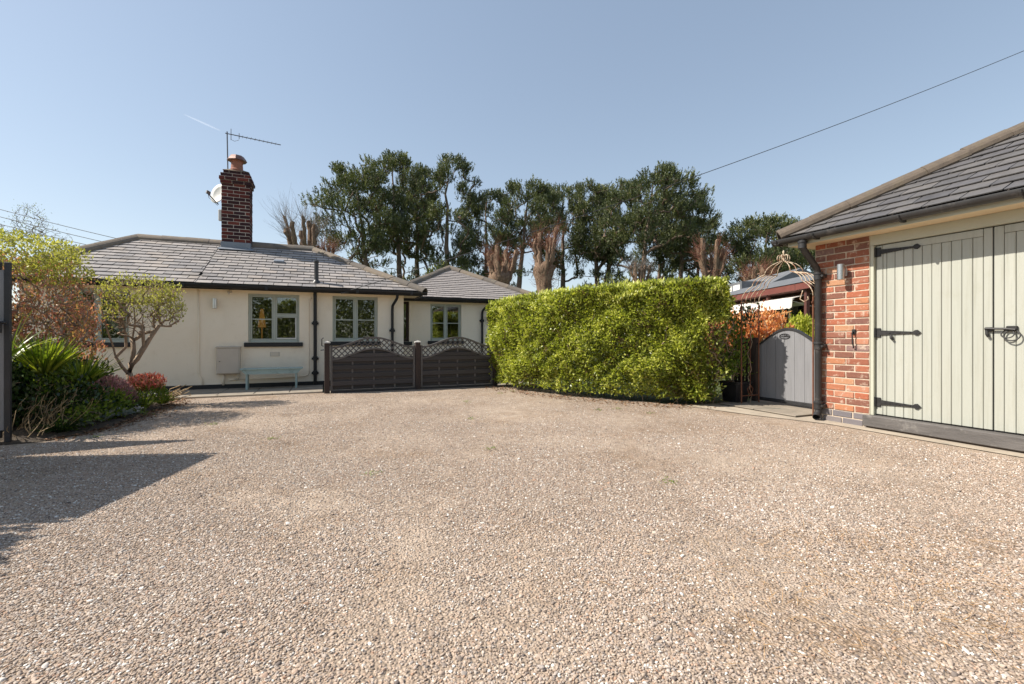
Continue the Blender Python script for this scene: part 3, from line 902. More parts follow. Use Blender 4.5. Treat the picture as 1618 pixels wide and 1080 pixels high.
# wing roof
WEY, WEZ, WAZ, WAY, WXL, WXR, WXA = 11.85, 2.15, 3.28, 14.13, 1.42, 5.98, 3.70
rf = MB()
rf.add([(WXL, WEY, WEZ - .02), (WXR, WEY, WEZ - .02), (WXA, WAY, WAZ - .02), (WXA, 18.0, WAZ - .02), (WXL, 18.0, WEZ - .02), (WXR, 18.0, WEZ - .02)],
       [(0, 1, 2), (1, 5, 3, 2), (4, 0, 2, 3), (0, 4, 5, 1), (4, 3, 5)])
wroof = rf.obj('wing_roof', M['deck'], house)
wl = math.hypot(WAY - WEY, WAZ - WEZ)
wtd = (0, (WAY - WEY) / wl, (WAZ - WEZ) / wl); wnd = (0, -wtd[2], wtd[1])
so = slate_roof(wroof, (WXL, WEY, WEZ - 0.01), (1, 0, 0), wtd, wnd, [(0, 0), (WXR - WXL, 0), (WXA - WXL, wl)], 0.155, 0.25, M['slate_wing'], 9, joined='slates')
tag(so, kind='stuff')
ridge_tiles(wroof, (WXL - .03, WEY - .03, WEZ), (WXA, WAY, WAZ), 0.46, 0.11, M['ridge'], 10, 0.075, 'hip_tile', 0.35)
ridge_tiles(wroof, (WXR + .03, WEY - .03, WEZ), (WXA, WAY, WAZ), 0.46, 0.11, M['ridge'], 11, 0.075, 'hip_tile', 0.35)
ridge_tiles(wroof, (WXA, WAY, WAZ), (WXA, 18, WAZ), 0.46, 0.11, M['ridge'], 12, 0.08)
b = MB(); b.box(1.79, WXR - 0.02, WEY + 0.06, WY + 0.1, 2.085, 2.108); b.obj('wing_soffit', M['soffit'], house)
b = MB(); b.box(WXL, WXR, WEY + 0.03, WEY + 0.058, 2.03, 2.135); b.obj('wing_fascia', M['black'], house)
gutter_run('wing_gutter', (1.50, WEY - 0.035, 2.115), (WXR + 0.05, WEY - 0.035, 2.10), 0.062, M['black'], house)


# windows
def pane(mb, x0, x1, z0, z1, y):
    mb.box(x0, x1, y, y + 0.004, z0, z1)


def window(o, Y, style, frame=None, sill=True, name='window', depth=1.6, bars=None):
    x0, x1, z0, z1 = o
    frame = frame or M['sage']
    fy0, fy1 = Y + 0.055, Y + 0.125
    fw = 0.042
    mb = MB()
    mb.box(x0, x0 + fw, fy0, fy1, z0, z1, 0.004); mb.box(x1 - fw, x1, fy0, fy1, z0, z1, 0.004)
    mb.box(x0 + fw, x1 - fw, fy0, fy1, z1 - fw, z1, 0.004); mb.box(x0 + fw, x1 - fw, fy0 - 0.012, fy1, z0, z0 + fw * 1.25, 0.004)
    wn_ = mb.obj(name, frame, house)
    xm = (x0 + x1) / 2
    if style == 'narrow':
        lights = [(x0 + fw, x1 - fw, z0 + fw * 1.25, z1 - fw, 'plain')]
    else:
        m2 = MB(); m2.box(xm - 0.026, xm + 0.026, fy0, fy1, z0 + fw * 1.25, z1 - fw, 0.004); m2.obj('mullion', frame, wn_)
        if style == 'fanlight':
            zt = z0 + (z1 - z0) * 0.56
            t2 = MB(); t2.box(xm + 0.026, x1 - fw, fy0, fy1, zt - 0.02, zt + 0.02, 0.003); t2.obj('transom', frame, wn_)
            lights = [(x0 + fw, xm - 0.026, z0 + fw * 1.25, z1 - fw, 'bar'), (xm + 0.026, x1 - fw, z0 + fw * 1.25, zt - 0.02, 'white'), (xm + 0.026, x1 - fw, zt + 0.02, z1 - fw, 'plain')]
        else:
            lights = [(x0 + fw, xm - 0.026, z0 + fw * 1.25, z1 - fw, 'bar'), (xm + 0.026, x1 - fw, z0 + fw * 1.25, z1 - fw, 'bar')]
    for (a, b_, c, d, kind) in lights:
        s = 0.025
        m3 = MB()
        sy0, sy1 = fy0 - 0.008, fy1 - 0.012
        for q in ((a + .002, a + s, c + .002, d - .002), (b_ - s, b_ - .002, c + .002, d - .002), (a + s, b_ - s, d - s, d - .002), (a + s, b_ - s, c + .002, c + s)):
            m3.box(q[0], q[1], sy0, sy1, q[2], q[3], 0.003)
        m3.obj('casement', frame, wn_)
        if kind == 'bar':
            zm = c + (d - c) * 0.47
            m5 = MB(); m5.box(a + s, b_ - s, sy0 + 0.008, sy1 - 0.006, zm - 0.011, zm + 0.011, 0.002); m5.obj('glazing_bar', frame, wn_)
        if kind == 'white':
            m5 = MB(); m5.box(a + s, b_ - s, sy0 - 0.004, sy0 + 0.02, c + s, c + s + 0.016); m5.box(b_ - s - 0.014, b_ - s, sy0 - 0.004, sy0 + 0.02, c + s + 0.016, d - s); m5.obj('seal_strip', M['white'], wn_)
        m4 = MB(); pane(m4, a + s - .004, b_ - s + .004, c + s - .004, d - s + .004, fy0 + 0.03); m4.obj('pane', M['glass'], wn_)
    if sill:
        m6 = MB(); m6.box(x0 - 0.07, x1 + 0.07, Y - 0.055, Y + 0.10, z0 - 0.095, z0 - 0.004, 0.008)
        m6.obj('window_sill', M['sill'], wn_)
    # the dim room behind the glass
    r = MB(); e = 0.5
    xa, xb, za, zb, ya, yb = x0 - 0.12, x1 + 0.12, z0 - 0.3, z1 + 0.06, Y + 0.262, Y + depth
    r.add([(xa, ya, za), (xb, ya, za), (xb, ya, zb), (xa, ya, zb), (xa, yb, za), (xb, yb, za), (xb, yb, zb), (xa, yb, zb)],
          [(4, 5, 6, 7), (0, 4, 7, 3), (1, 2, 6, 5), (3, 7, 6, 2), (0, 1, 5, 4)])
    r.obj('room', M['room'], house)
    return wn_


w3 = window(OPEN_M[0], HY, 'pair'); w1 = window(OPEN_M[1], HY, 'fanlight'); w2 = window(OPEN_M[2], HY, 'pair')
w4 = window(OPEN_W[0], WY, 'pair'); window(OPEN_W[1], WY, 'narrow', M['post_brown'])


def curtain(parent, xa, xb, z0, z1, y, tie=0.5, flip=False):
    nx, nz = 22, 14
    V = []; Q = []
    for j in range(nz + 1):
        fz = j / nz; z = z0 + (z1 - z0) * fz
        g = 1.0 if fz < 0.35 else 1.0
        k = abs(fz - 0.32)
        wd_ = (xb - xa) * (0.45 + 0.55 * min(1, k * 1.9))
        for i in range(nx + 1):
            f = i / nx
            x = (xb - wd_ * f) if flip else (xa + wd_ * f)
            V.append((x, y + 0.022 * math.sin(f * 26 + 0.7 * fz), z))
    for j in range(nz):
        for i in range(nx):
            a = j * (nx + 1) + i; Q.append((a, a + 1, a + nx + 2, a + nx + 1))
    mb = MB(); mb.add(V, Q); return mb.obj('curtain', M['curtain'], parent, smooth=True)


curtain(w3, -4.44, -4.05, 1.02, 1.42, HY + 0.30); curtain(w3, -3.95, -3.56, 1.02, 1.42, HY + 0.30, flip=True)
lm = MB(); lm.lathe([(0.085, 0.0), (0.03, 0.42)], (-1.30, HY + 0.75, 1.32), 16); lm.lathe([(0.05, 0), (0.05, 0.02), (0.012, 0.04), (0.012, 0.5)], (-1.30, HY + 0.75, 0.82), 10)
tag(lm.obj('table_lamp', M['lamp'], None, smooth='auto'), 'amber cone shaded lamp glowing behind the window above the bench', 'lamp')
star = MB()
for k in range(5):
    a = math.pi / 2 + k * 2 * math.pi / 5 + 0.2
    c = Vector((3.36, WY + 0.30, 1.72))
    p = [c + Vector((math.cos(a) * 0.11, 0, math.sin(a) * 0.13)), c + Vector((math.cos(a + 0.63) * 0.035, -0.008, math.sin(a + 0.63) * 0.035)), c, c + Vector((math.cos(a - 0.63) * 0.035, -0.008, math.sin(a - 0.63) * 0.035))]
    star.prism(p, (0, 0.02, 0))
tag(star.obj('hanging_star', M['white']), 'white star ornament hanging inside the wing window', 'ornament')

# chimney
CX0, CX1, CY0, CY1, CZT = -2.30, -1.69, 12.95, 13.42, 4.86
ch = MB(); ch.box(CX0 + .008, CX1 - .008, CY0 + .008, CY1, 2.9, 5.10)
chim = ch.obj('chimney', M['mortar_dark'], house)
CO = 0.0855
brick_face(chim, (CX0, CY0 + .008, 0), (1, 0, 0), (0, -1, 0), CX1 - CX0, 3.43, CZT, CO, 0.256, M['brick_chim'], 21, 0.013)
brick_face(chim, (CX1 - .008, CY0, 0), (0, 1, 0), (1, 0, 0), CY1 - CY0, 3.43, CZT, CO, 0.256, M['brick_chim'], 22, 0.013, first=0.128)
brick_face(chim, (CX0 + .008, CY1, 0), (0, -1, 0), (-1, 0, 0), CY1 - CY0, 3.43, CZT, CO, 0.256, M['brick_chim'], 23, 0.013, first=0.128)
for k, (e, z) in enumerate(((0.028, CZT), (0.05, CZT + CO), (0.022, CZT + 2 * CO), (-0.03, CZT + 3 * CO))):
    cc = MB(); cc.box(CX0 - e + .008, CX1 + e - .008, CY0 - e + .008, CY1 + e - .008, z, z + CO - 0.004); cc.obj('corbel_bed', M['mortar_dark'], chim)
    W_ = CX1 - CX0 + 2 * e
    brick_face(chim, (CX0 - e, CY0 - e + .006, 0), (1, 0, 0), (0, -1, 0), W_, z, z + CO, CO, 0.256, M['brick_chim'], 30 + k, 0.013, first=0.128 * (k % 2))
    brick_face(chim, (CX1 + e - .006, CY0 - e, 0), (0, 1, 0), (1, 0, 0), CY1 - CY0 + 2 * e, z, z + CO, CO, 0.256, M['brick_chim'], 40 + k, 0.013, first=0.128 * ((k + 1) % 2))
cf = MB(); zt = CZT + 4 * CO
cf.add([(CX0 + .02, CY0 + .02, zt - .005), (CX1 - .02, CY0 + .02, zt - .005), (CX1 - .02, CY1 - .02, zt - .005), (CX0 + .02, CY1 - .02, zt - .005),
        (CX0 + .17, CY0 + .12, zt + .055), (CX1 - .15, CY0 + .12, zt + .055), (CX1 - .15, CY1 - .1, zt + .055), (CX0 + .17, CY1 - .1, zt + .055)],
       [(0, 1, 5, 4), (1, 2, 6, 5), (2, 3, 7, 6), (3, 0, 4, 7), (4, 5, 6, 7)])
cf.obj('flaunching', M['ridge'], chim)
lf = MB(); lf.box(CX0 - .012, CX1 + .012, CY0 - .014, CY1 + .012, 3.0, 3.43, 0.004)
lf.add([(CX0 - .03, CY0 - .02, 3.29), (CX1 + .09, CY0 - .02, 3.29), (CX1 + .10, CY0 - .20, 3.19 + .03), (CX0 - .05, CY0 - .20, 3.19 + .03),
        (CX0 - .03, CY0 - .02, 3.27), (CX1 + .09, CY0 - .02, 3.27), (CX1 + .10, CY0 - .20, 3.18 + .03), (CX0 - .05, CY0 - .20, 3.18 + .03)],
       [(0, 1, 2, 3), (4, 5, 6, 7), (2, 3, 7, 6), (0, 3, 7, 4), (1, 2, 6, 5)])
lf.obj('lead_flashing', M['lead'], chim)
pot = MB(); pc = (-2.00, 13.16, zt)
pot.lathe([(0.165, -0.02), (0.165, 0.06), (0.135, 0.09), (0.125, 0.27), (0.15, 0.28), (0.15, 0.30), (0.10, 0.30)], pc, 20)
pot.obj('chimney_pot', M['terra'], chim, smooth='auto')
cw = MB(); cw.lathe([(0.20, 0.285), (0.225, 0.295), (0.19, 0.36), (0.15, 0.415), (0.06, 0.43), (0.0, 0.432)], pc, 8)
for k in range(4):
    a = k * math.pi / 2 + .4; cw.box(pc[0] + math.cos(a) * .13 - .01, pc[0] + math.cos(a) * .13 + .01, pc[1] + math.sin(a) * .13 - .01, pc[1] + math.sin(a) * .13 + .01, zt + .24, zt + .33)
cw.obj('chimney_cowl', M['cowl'], chim)

# soil vent pipe, roof vent, air brick, cable clips on the front wall
vp = MB(); vp.tube([(-0.146, 11.04, 2.25), (-0.146, 11.04, 2.76)], 0.047, 14); vp.lathe([(0.10, 0.0), (0.06, 0.05), (0.05, 0.07)], (-0.146, 11.04, 2.30), 14); vp.lathe([(0.05, 0), (0.055, 0.01), (0.05, 0.05), (0.02, 0.06)], (-0.146, 11.04, 2.75), 14)
vp.obj('vent_pipe', M['pvc'], house, smooth='auto')
rv = MB(); rv.obox((-0.98, 12.15, 2.90), ((1, 0, 0), td, nd), (0.11, 0.06, 0.03), 0.01); rv.obj('roof_vent', M['lead'], house)
ab = MB(); ab.box(-1.06, -0.88, HY - 0.012, HY + .01, 0.685, 0.775, 0.003)
abo = ab.obj('air_brick', M['meter'], house)
for k in range(4):
    q = MB(); q.box(-1.045, -0.895, HY - 0.017, HY - 0.012, 0.696 + k * 0.02, 0.705 + k * 0.02); q.obj('louvre', M['render'], abo)
pp = MB()
pp.tube([(-2.36, HY - 0.014, 2.08), (-2.36, HY - 0.014, 0.36), (-2.30, HY - 0.014, 0.25), (-2.28, HY - 0.014, 0.12)], 0.012, 8)
pp.tube([(-0.42, HY - 0.016, 0.60), (-0.30, HY - 0.016, 1.95)], 0.0001, 4)
pp.tube([(-1.62, HY - 0.016, 0.215), (-1.10, HY - 0.016, 0.215), (-0.36, HY - 0.016, 0.235), (-0.315, HY - 0.016, 0.27), (-0.30, HY - 0.016, 0.33), (-0.30, HY - 0.016, 1.86), (-0.285, HY - 0.016, 1.93), (-0.23, HY - 0.016, 1.95)], 0.011, 8)
pp.tube([(-1.92, HY - 0.03, 0.10), (-1.92, HY - 0.03, 0.36)], 0.024, 10); pp.tube([(-1.66, HY - 0.03, 0.21), (-1.66, HY - 0.03, 0.36)], 0.018, 10); pp.tube([(-1.66, HY - 0.03, 0.215), (-1.82, HY - 0.03, 0.205)], 0.016, 8)
pp.obj('wall_pipes', M['render'], house, smooth=True)

mb = MB(); mbx = (-2.03, -1.61); mb.box(mbx[0], mbx[1], HY - 0.13, HY, 0.33, 0.885, 0.01)
mt = thing('meter_box', (-1.82, HY, 0.33), 'cream plastic meter box on the bungalow wall left of the bench', 'meter box')
mb.obj('housing', M['meter'], mt)
mb = MB(); mb.box(mbx[0] + .018, mbx[1] - .018, HY - 0.142, HY - 0.129, 0.348, 0.862, 0.005); md = mb.obj('door', M['meter'], mt)
mb = MB(); mb.lathe([(0.012, 0), (0.012, 0.012)], (-1.965, HY - 0.150, 0.59), 10); mb.obj('lock', M['pvc'], md)
mb = MB(); mb.prism([(mbx[0] - .012, HY, .91), (mbx[0] - .012, HY - .15, .886), (mbx[0] - .012, HY - .15, .878), (mbx[0] - .012, HY, .878)], (mbx[1] - mbx[0] + .024, 0, 0)); mb.obj('hood', M['meter'], mt)


def wall_light(loc, nrm, label, mat, s=1.0):
    o = thing('wall_light', loc, label, 'wall light', 'outdoor wall lights')
    n = Vector(nrm); x = Vector((0, 0, 1)).cross(n)
    p = Vector(loc)
    a = MB(); a.obox(p + n * 0.012, (x, n, (0, 0, 1)), (0.03 * s, 0.012, 0.05 * s), 0.004); a.obj('backplate', mat, o)
    b_ = MB(); b_.tube([p + n * 0.02 + Vector((0, 0, 0)), p + n * 0.07], 0.012 * s, 8); b_.obj('bracket', mat, o)
    c_ = MB(); q = p + n * 0.095
    c_.lathe([(0.036 * s, -0.105 * s), (0.042 * s, -0.10 * s), (0.042 * s, 0.10 * s), (0.036 * s, 0.105 * s)], q, 18); c_.obj('lamp_body', mat, o, smooth='auto')
    return o


wall_light((-2.06, HY, 1.79), (0, -1, 0), 'small steel cylinder light on cream wall above the meter box', M['steel'])
wall_light((4.26, WY, 1.62), (0, -1, 0), 'dark cylinder light on wing wall between downpipe and hedge', M['iron'])
sn = MB(); sn.box(-1.85, -1.77, HY - .06, HY, 2.02, 2.06, .006); sn.tube([(-1.81, HY - .05, 2.03), (-1.81, HY - .11, 2.0)], .02, 8)
tag(sn.obj('sensor', M['meter']), 'small cream sensor under the eaves left of the middle window', 'sensor')

# satellite dish and aerial on the chimney
sat = thing('satellite_dish', (CX0 - 0.05, 13.1, 4.35), 'pale satellite dish on the left side of the brick chimney', 'satellite dish')
c = Vector((-2.45, 13.62, 4.74)); ax = Vector((-0.62, -0.74, 0.22)).normalized()
u_ = ax.cross(Vector((0, 0, 1))).normalized(); v_ = u_.cross(ax)
d_ = MB(); n_ = 24; rings = [0.001, 0.09, 0.17, 0.235]
for r in rings:
    for k in range(n_):
        a = 2 * math.pi * k / n_
        d_.v.append(tuple(c + u_ * (math.cos(a) * r) + v_ * (math.sin(a) * r * 1.12) + ax * (r * r * 1.1)))
for r in rings[::-1]:
    for k in range(n_):
        a = 2 * math.pi * k / n_
        d_.v.append(tuple(c + u_ * (math.cos(a) * r) + v_ * (math.sin(a) * r * 1.12) + ax * (r * r * 1.1 - 0.008)))
for i in range(7):
    for k in range(n_): d_.f.append((i * n_ + k, i * n_ + (k + 1) % n_, (i + 1) * n_ + (k + 1) % n_, (i + 1) * n_ + k))
d_.obj('reflector', M['dish'], sat, smooth=True)
a_ = MB(); tip = c + ax * 0.30 - v_ * 0.14
a_.tube([c - v_ * 0.26 - ax * 0.02, c - v_ * 0.24 + ax * 0.06, tip], 0.014, 8); a_.obj('arm', M['galv'], sat)
a_ = MB(); a_.obox(tip + v_ * .03, (u_, v_, ax), (0.022, 0.04, 0.05), 0.006); a_.obj('receiver', M['galv'], sat)
a_ = MB(); a_.tube([c - ax * .01, c - ax * .08, (CX0 + .1, 13.44, 4.6)], 0.018, 8); a_.box(CX0 + .04, CX0 + .2, 13.42, 13.45, 4.4, 4.75); a_.obj('mount', M['galv'], sat)
a_ = MB(); a_.tube([tip, tip + Vector((.02, 0, -.10)), tip + Vector((.1, .02, -.16)), c - v_ * 0.30], 0.006, 6); a_.obj('cable', M['galv'], sat)
jb = MB(); jb.box(CX0 - .075, CX0 - .0, 13.0, 13.1, 3.95, 4.22, .01); tag(jb.obj('junction_box', M['pale_plastic']), 'small pale box on chimney side under the satellite dish', 'box')

aer = thing('tv_aerial', (CX0 + 0.1, 13.2, 5.2), 'thin dark television aerial on a mast beside the chimney pot', 'aerial')
mx0, my0 = CX0 + 0.10, 13.2
a_ = MB(); a_.tube([(mx0, my0, 5.0), (mx0 - 0.02, my0, 6.22)], 0.014, 8); a_.obj('mast', M['galv'], aer)
bd = Vector((1.22, 0.25, 0.0))
a_ = MB(); b0 = Vector((mx0 - 0.06, my0 - 0.01, 6.17)); a_.tube([b0, b0 + bd], 0.011, 6); boom = a_.obj('boom', M['galv'], aer)
for k, (f, l) in enumerate(((0.10, 0.14), (0.24, 0.07))):
    a_ = MB(); p = b0 + bd * f; a_.tube([p - Vector((0, 0, l)), p + Vector((0, 0, l))], 0.008, 6); a_.obj('element', M['galv'], boom)
for k in range(9):
    f = 0.3 + k * 0.075; p = b0 + bd * f
    a_ = MB(); a_.tube([p - Vector((-.02, .09, 0)), p + Vector((-.02, .09, 0))], 0.004, 5); a_.obj('element', M['galv'], boom)
a_ = MB(); p = b0 + bd * .1; a_.tube([p - Vector((0, 0, .13)), p + Vector((.08, 0, -.16)), p + Vector((.17, .03, -.1))], .005, 5); a_.obj('cable', M['galv'], aer)

# ================================================================ THE GARAGE
GX = 6.1
GYc, GYe = 4.09, -0.9
gar = thing('garage', (GX, 2.0, 0), 'reclaimed brick garage with sage green double doors and hipped slate roof', 'garage')
DY0, DY1, DM = 1.28, 3.42, 2.35       # door opening and meeting stiles along Y
b = MB()
b.box(GX + .006, GX + .24, DY1 + .012, GYc, -0.02, 2.318); b.box(GX + .006, GX + .24, GYe, DY0 - .012, -0.02, 2.318)
b.box(GX + .24, 11.0, GYc - .24, GYc - .006, -0.02, 2.318); b.box(GX + .24, 11.0, GYe, GYe + .24, -0.02, 2.318)
gw = b.obj('wall', M['mortar'], gar)
BC = 0.0838
brick_face(gw, (GX + .006, GYc, 0), (0, -1, 0), (-1, 0, 0), GYc - DY1 - .012, 0.0, 2 * BC, BC, 0.245, M['brick_blue'], 51, 0.012, first=0.10)
brick_face(gw, (GX + .006, GYc, 0), (0, -1, 0), (-1, 0, 0), GYc - DY1 - .012, 2 * BC, 2.318, BC, 0.245, M['brick'], 52, 0.012, first=0.02)
brick_face(gw, (GX + .006, DY0 - .012, 0), (0, -1, 0), (-1, 0, 0), 1.0, 0.0, 2 * BC, BC, 0.245, M['brick_blue'], 53, 0.012)
brick_face(gw, (GX + .006, DY0 - .012, 0), (0, -1, 0), (-1, 0, 0), 1.0, 2 * BC, 2.318, BC, 0.245, M['brick'], 54, 0.012)

# roof
GE, GEY0, GEY1, GEZ, GT = 5.81, -1.1, 4.30, 2.455, 0.605
hw = (GEY1 - GEY0) / 2; gay = (GEY0 + GEY1) / 2; gax = GE + hw; gaz = GEZ + hw * GT
rf = MB(); e = .02
rf.add([(GE, GEY0, GEZ - e), (GE, GEY1, GEZ - e), (gax, gay, gaz - e), (11.2, gay, gaz - e), (11.2, GEY0, GEZ - e), (11.2, GEY1, GEZ - e)],
       [(0, 1, 2), (1, 5, 3, 2), (4, 0, 2, 3), (0, 4, 5, 1), (4, 3, 5)])
groof = rf.obj('roof', M['deck'], gar)
gl = math.hypot(hw, hw * GT); gtd = (hw / gl, 0, hw * GT / gl); gnd = (-gtd[2], 0, gtd[0])
slate_roof(groof, (GE, GEY1, GEZ - .012), (0, -1, 0), gtd, gnd, [(0, 0), (2 * hw, 0), (hw, gl)], 0.205, 0.31, M['slate_new'], 61)
ridge_tiles(groof, (GE - .05, GEY1 + .05, GEZ - .01), (gax, gay, gaz), 0.44, 0.10, M['ridge_new'], 62, 0.085, 'hip_tile', 0.35)
ridge_tiles(groof, (GE - .05, GEY0 - .05, GEZ - .01), (gax, gay, gaz), 0.44, 0.10, M['ridge_new'], 63, 0.085, 'hip_tile', 0.35)
ridge_tiles(groof, (gax, gay, gaz), (11.2, gay, gaz), 0.44, 0.10, M['ridge_new'], 64, 0.085)
b = MB(); b.box(5.828, 5.849, GEY0 + .02, 4.278, 2.318, 2.44, .002); b.box(5.85, 11.1, 4.258, 4.278, 2.318, 2.45); b.obj('fascia', M['garage_trim'], gar)
b = MB(); b.box(5.85, 6.30, GEY0 + .05, 4.257, 2.322, 2.336); b.box(6.30, 11, 3.9, 4.257, 2.322, 2.336); b.obj('soffit', M['soffit'], gar)
g2 = gutter_run('gutter', (5.765, 4.44, 2.408), (5.765, GEY0, 2.408), 0.056, M['pvc'], gar)
gutter_run('gutter', (5.72, 4.338 + .03, 2.406), (11.0, 4.338 + .03, 2.408), 0.052, M['pvc'], gar)
for y in (4.36, 3.86, 2.93, 2.0, 1.1):
    mb = MB(); mb.tube([(5.765 + math.cos(math.pi * (1 + i / 8)) * .062, y, 2.408 + math.sin(math.pi * (1 + i / 8)) * .062) for i in range(9)], 0.012, 6); mb.box(5.78, 5.828, y - .015, y + .015, 2.34, 2.37)
    mb.obj('bracket', M['pvc'], g2)
dp = MB()
px_, py_ = 6.035, 4.005
pts = [(5.765, 4.03, 2.36), (5.765, 4.03, 2.27)]
for i in range(1, 8):
    f = i / 8; pts.append((5.765 + (px_ - 5.765) * f, 4.03 + (py_ - 4.03) * f, 2.26 - 0.28 * f))
pts += [(px_, py_, 1.94), (px_, py_, 0.14), (px_ - .006, py_ + .0, 0.10), (px_ - .035, py_, 0.065)]
dp.tube(pts, 0.041, 14)
dpo = dp.obj('downpipe', M['pvc'], gar, smooth='auto')
for z, k in ((1.90, 1), (0.98, 1), (0.20, 1), (2.30, 0)):
    c = MB(); q = (px_, py_, z) if k else (5.765, 4.03, z)
    c.lathe([(.042, -.05), (.050, -.045), (.050, .02), (.057, .024), (.057, .045), (.050, .05), (.042, .055)], q, 16)
    if k: c.box(px_ + .02, px_ + .07, py_ - .075, py_ + .075, z - .022, z + .022, .004); c.tube([(px_ + .02, py_ - .065, z), (px_ - .03, py_ - .065, z)], .016, 8)
    c.obj('collar', M['pvc'], dpo, smooth='auto')
c = MB(); c.tube([(px_ - .02, py_, .085), (px_ - .085, py_ - .03, .05)], .043, 14, cap=False); c.tube([(px_ - .02, py_, .085), (px_ - .083, py_ - .03, .05)], .036, 14, cap=False); c.obj('pipe_shoe', M['pvc'], dpo, smooth='auto')

# timber sill, frame, doors
b = MB(); b.box(6.035, 6.22, DY0 - .06, DY1 + .055, 0.026, 0.158, 0.008); b.obj('threshold', M['oak_sill'], gar)
b = MB(); b.box(6.06, 6.22, DY0 - .05, DY1 + .02, 0.009, 0.026); b.obj('threshold_packer', M['post_brown'], gar)
b = MB(); b.box(6.112, 6.21, DY1 - .028, DY1 + .010, 0.159, 2.20, .003); b.box(6.112, 6.21, DY0 - .010, DY0 + .028, 0.159, 2.20, .003)
b.box(6.108, 6.21, DY0 - .01, DY1 + .010, 2.202, 2.321, .003); b.obj('door_frame', M['garage_trim'], gar)
DX = 6.15; DZ0, DZ1 = 0.172, 2.192
b = MB(); b.box(6.17, 6.2, DY0 + .028, DY1 - .028, 0.16, 2.2); b.obj('door_backing', M['gate_dark'], gar)


def leaf(edges, hinge_at, flip):
    """edges: board joints along Y from the hinge side to the meeting stile"""
    ya, yb = edges[0], edges[-1]
    b = MB(); b.box(DX + .022, DX + .03, min(ya, yb), max(ya, yb), DZ0 + .004, DZ1 - .004)
    lf = b.obj('garage_door', M['garage_trim'], gar)
    rail = 0.075
    b = MB(); b.box(DX - .001, DX + .021, min(edges[1], edges[-2]) + .002, max(edges[1], edges[-2]) - .002, DZ1 - rail, DZ1, .003); b.obj('top_rail', M['garage_paint'], lf)
    for i in range(len(edges) - 1):
        a, c_ = edges[i], edges[i + 1]
        zt_ = DZ1 if i in (0, len(edges) - 2) else DZ1 - rail - .003
        y0, y1 = min(a, c_) + .0022, max(a, c_) - .0022
        b = MB(); b.box(DX + RND.uniform(-.001, .001), DX + .021, y0, y1, DZ0 + RND.uniform(0, .002), zt_, .004)
        b.obj('stile' if i in (0, len(edges) - 2) else 'board', M['garage_paint'], lf)
    for z in (2.115, 1.15, 0.32):
        s = -1 if not flip else 1
        ho = MB()
        ho.box(DX - .012, DX - .003, ya - .012, ya + .055, z - .055, z + .055, .003) if flip else ho.box(DX - .012, DX - .003, ya - .055, ya + .012, z - .055, z + .055, .003)
        y0 = ya + s * .05; L = .40
        poly = [(DX - .014, y0, z - .028), (DX - .014, y0, z + .028), (DX - .014, y0 + s * L * .82, z + .010), (DX - .014, y0 + s * L * .86, z + .026), (DX - .014, y0 + s * L * .92, z + .030), (DX - .014, y0 + s * L, z), (DX - .014, y0 + s * L * .92, z - .030), (DX - .014, y0 + s * L * .86, z - .026), (DX - .014, y0 + s * L * .82, z - .010)]
        ho.prism(poly, (.012, 0, 0))
        ho.tube([(DX - .018, ya, z - .055), (DX - .018, ya, z + .055)], .011, 8)
        hg = ho.obj('hinge', M['iron'], lf)
        for k in (.1, .2, .3):
            q = MB(); q.obox((DX - .016, y0 + s * k, z), ((1, 0, 0), (0, 1, 0), (0, 0, 1)), (.004, .007, .007), .002); q.obj('bolt', M['iron'], hg)
    return lf


edges_l = [3.387, 3.316, 3.275, 3.191, 3.105, 3.017, 2.930, 2.844, 2.759, 2.676, 2.590, 2.504, 2.422, 2.352]
leaf_l = leaf(edges_l, 'left', False)
edges_r = [1.312, 1.38, 1.42, 1.505, 1.59, 1.676, 1.762, 1.848, 1.934, 2.02, 2.104, 2.187, 2.269, 2.345]
leaf_r = leaf(edges_r, 'right', True)
rl = MB(); z = 1.175
rl.obox((DX - .015, 2.375, z), ((1, 0, 0), (0, 1, 0), (0, 0, 1)), (.010, .028, .022), .005); rl.tube([(DX - .03, 2.40, z + .008), (DX - .03, 2.26, z + .005), (DX - .03, 2.18, z - .005)], .011, 8)
rl.obox((DX - .012, 2.21, z + .01), ((1, 0, 0), (0, 1, 0), (0, 0, 1)), (.012, .04, .022), .006)
lt = rl.obj('latch', M['iron'], leaf_r)
for (yc, zc, r, t) in ((2.235, z - .045, .046, .3), (2.205, z - .06, .058, -.2)):
    q = MB(); q.tube([(DX - .03 + math.sin(a) * .012, yc + math.cos(a) * r, zc + math.sin(a) * r * .86) for a in [2 * math.pi * k / 28 for k in range(28)]], .006, 6, closed=True); q.obj('ring_handle', M['iron'], lt)
q = MB(); q.tube([(DX - .02, 2.39, z - .01), (DX - .028, 2.385, z - .05), (DX - .02, 2.375, z - .075)], .013, 8); q.obj('thumb_latch', M['iron'], lt)
q = MB(); q.tube([(DX - .02, 3.22, 1.12), (DX - .03, 3.215, 1.09), (DX - .02, 3.20, 1.065)], .014, 8); q.obj('padlock', M['iron'], leaf_l)
hk = MB(); hk.tube([(GX - .02, 3.60, 1.17), (GX - .045, 3.60, 1.15), (GX - .045, 3.595, 1.02), (GX - .035, 3.588, .98), (GX - .02, 3.60, .965)], .008, 8); hk.obox((GX - .012, 3.60, 1.165), ((1, 0, 0), (0, 1, 0), (0, 0, 1)), (.008, .02, .03), .004)
tag(hk.obj('door_hook', M['iron']), 'black iron door hook on the garage brick pier', 'hook')
wall_light((GX - .006, 3.70, 1.915), (-1, 0, 0), 'steel cylinder light on the garage brick pier beside downpipe', M['steel'], 0.95)

# ================================================================ FENCES, GATES, FURNITURE
def omega(t, a, b):
    return a + (b - a) * (0.5 - 0.5 * math.cos(2 * math.pi * min(1, max(0, t))))


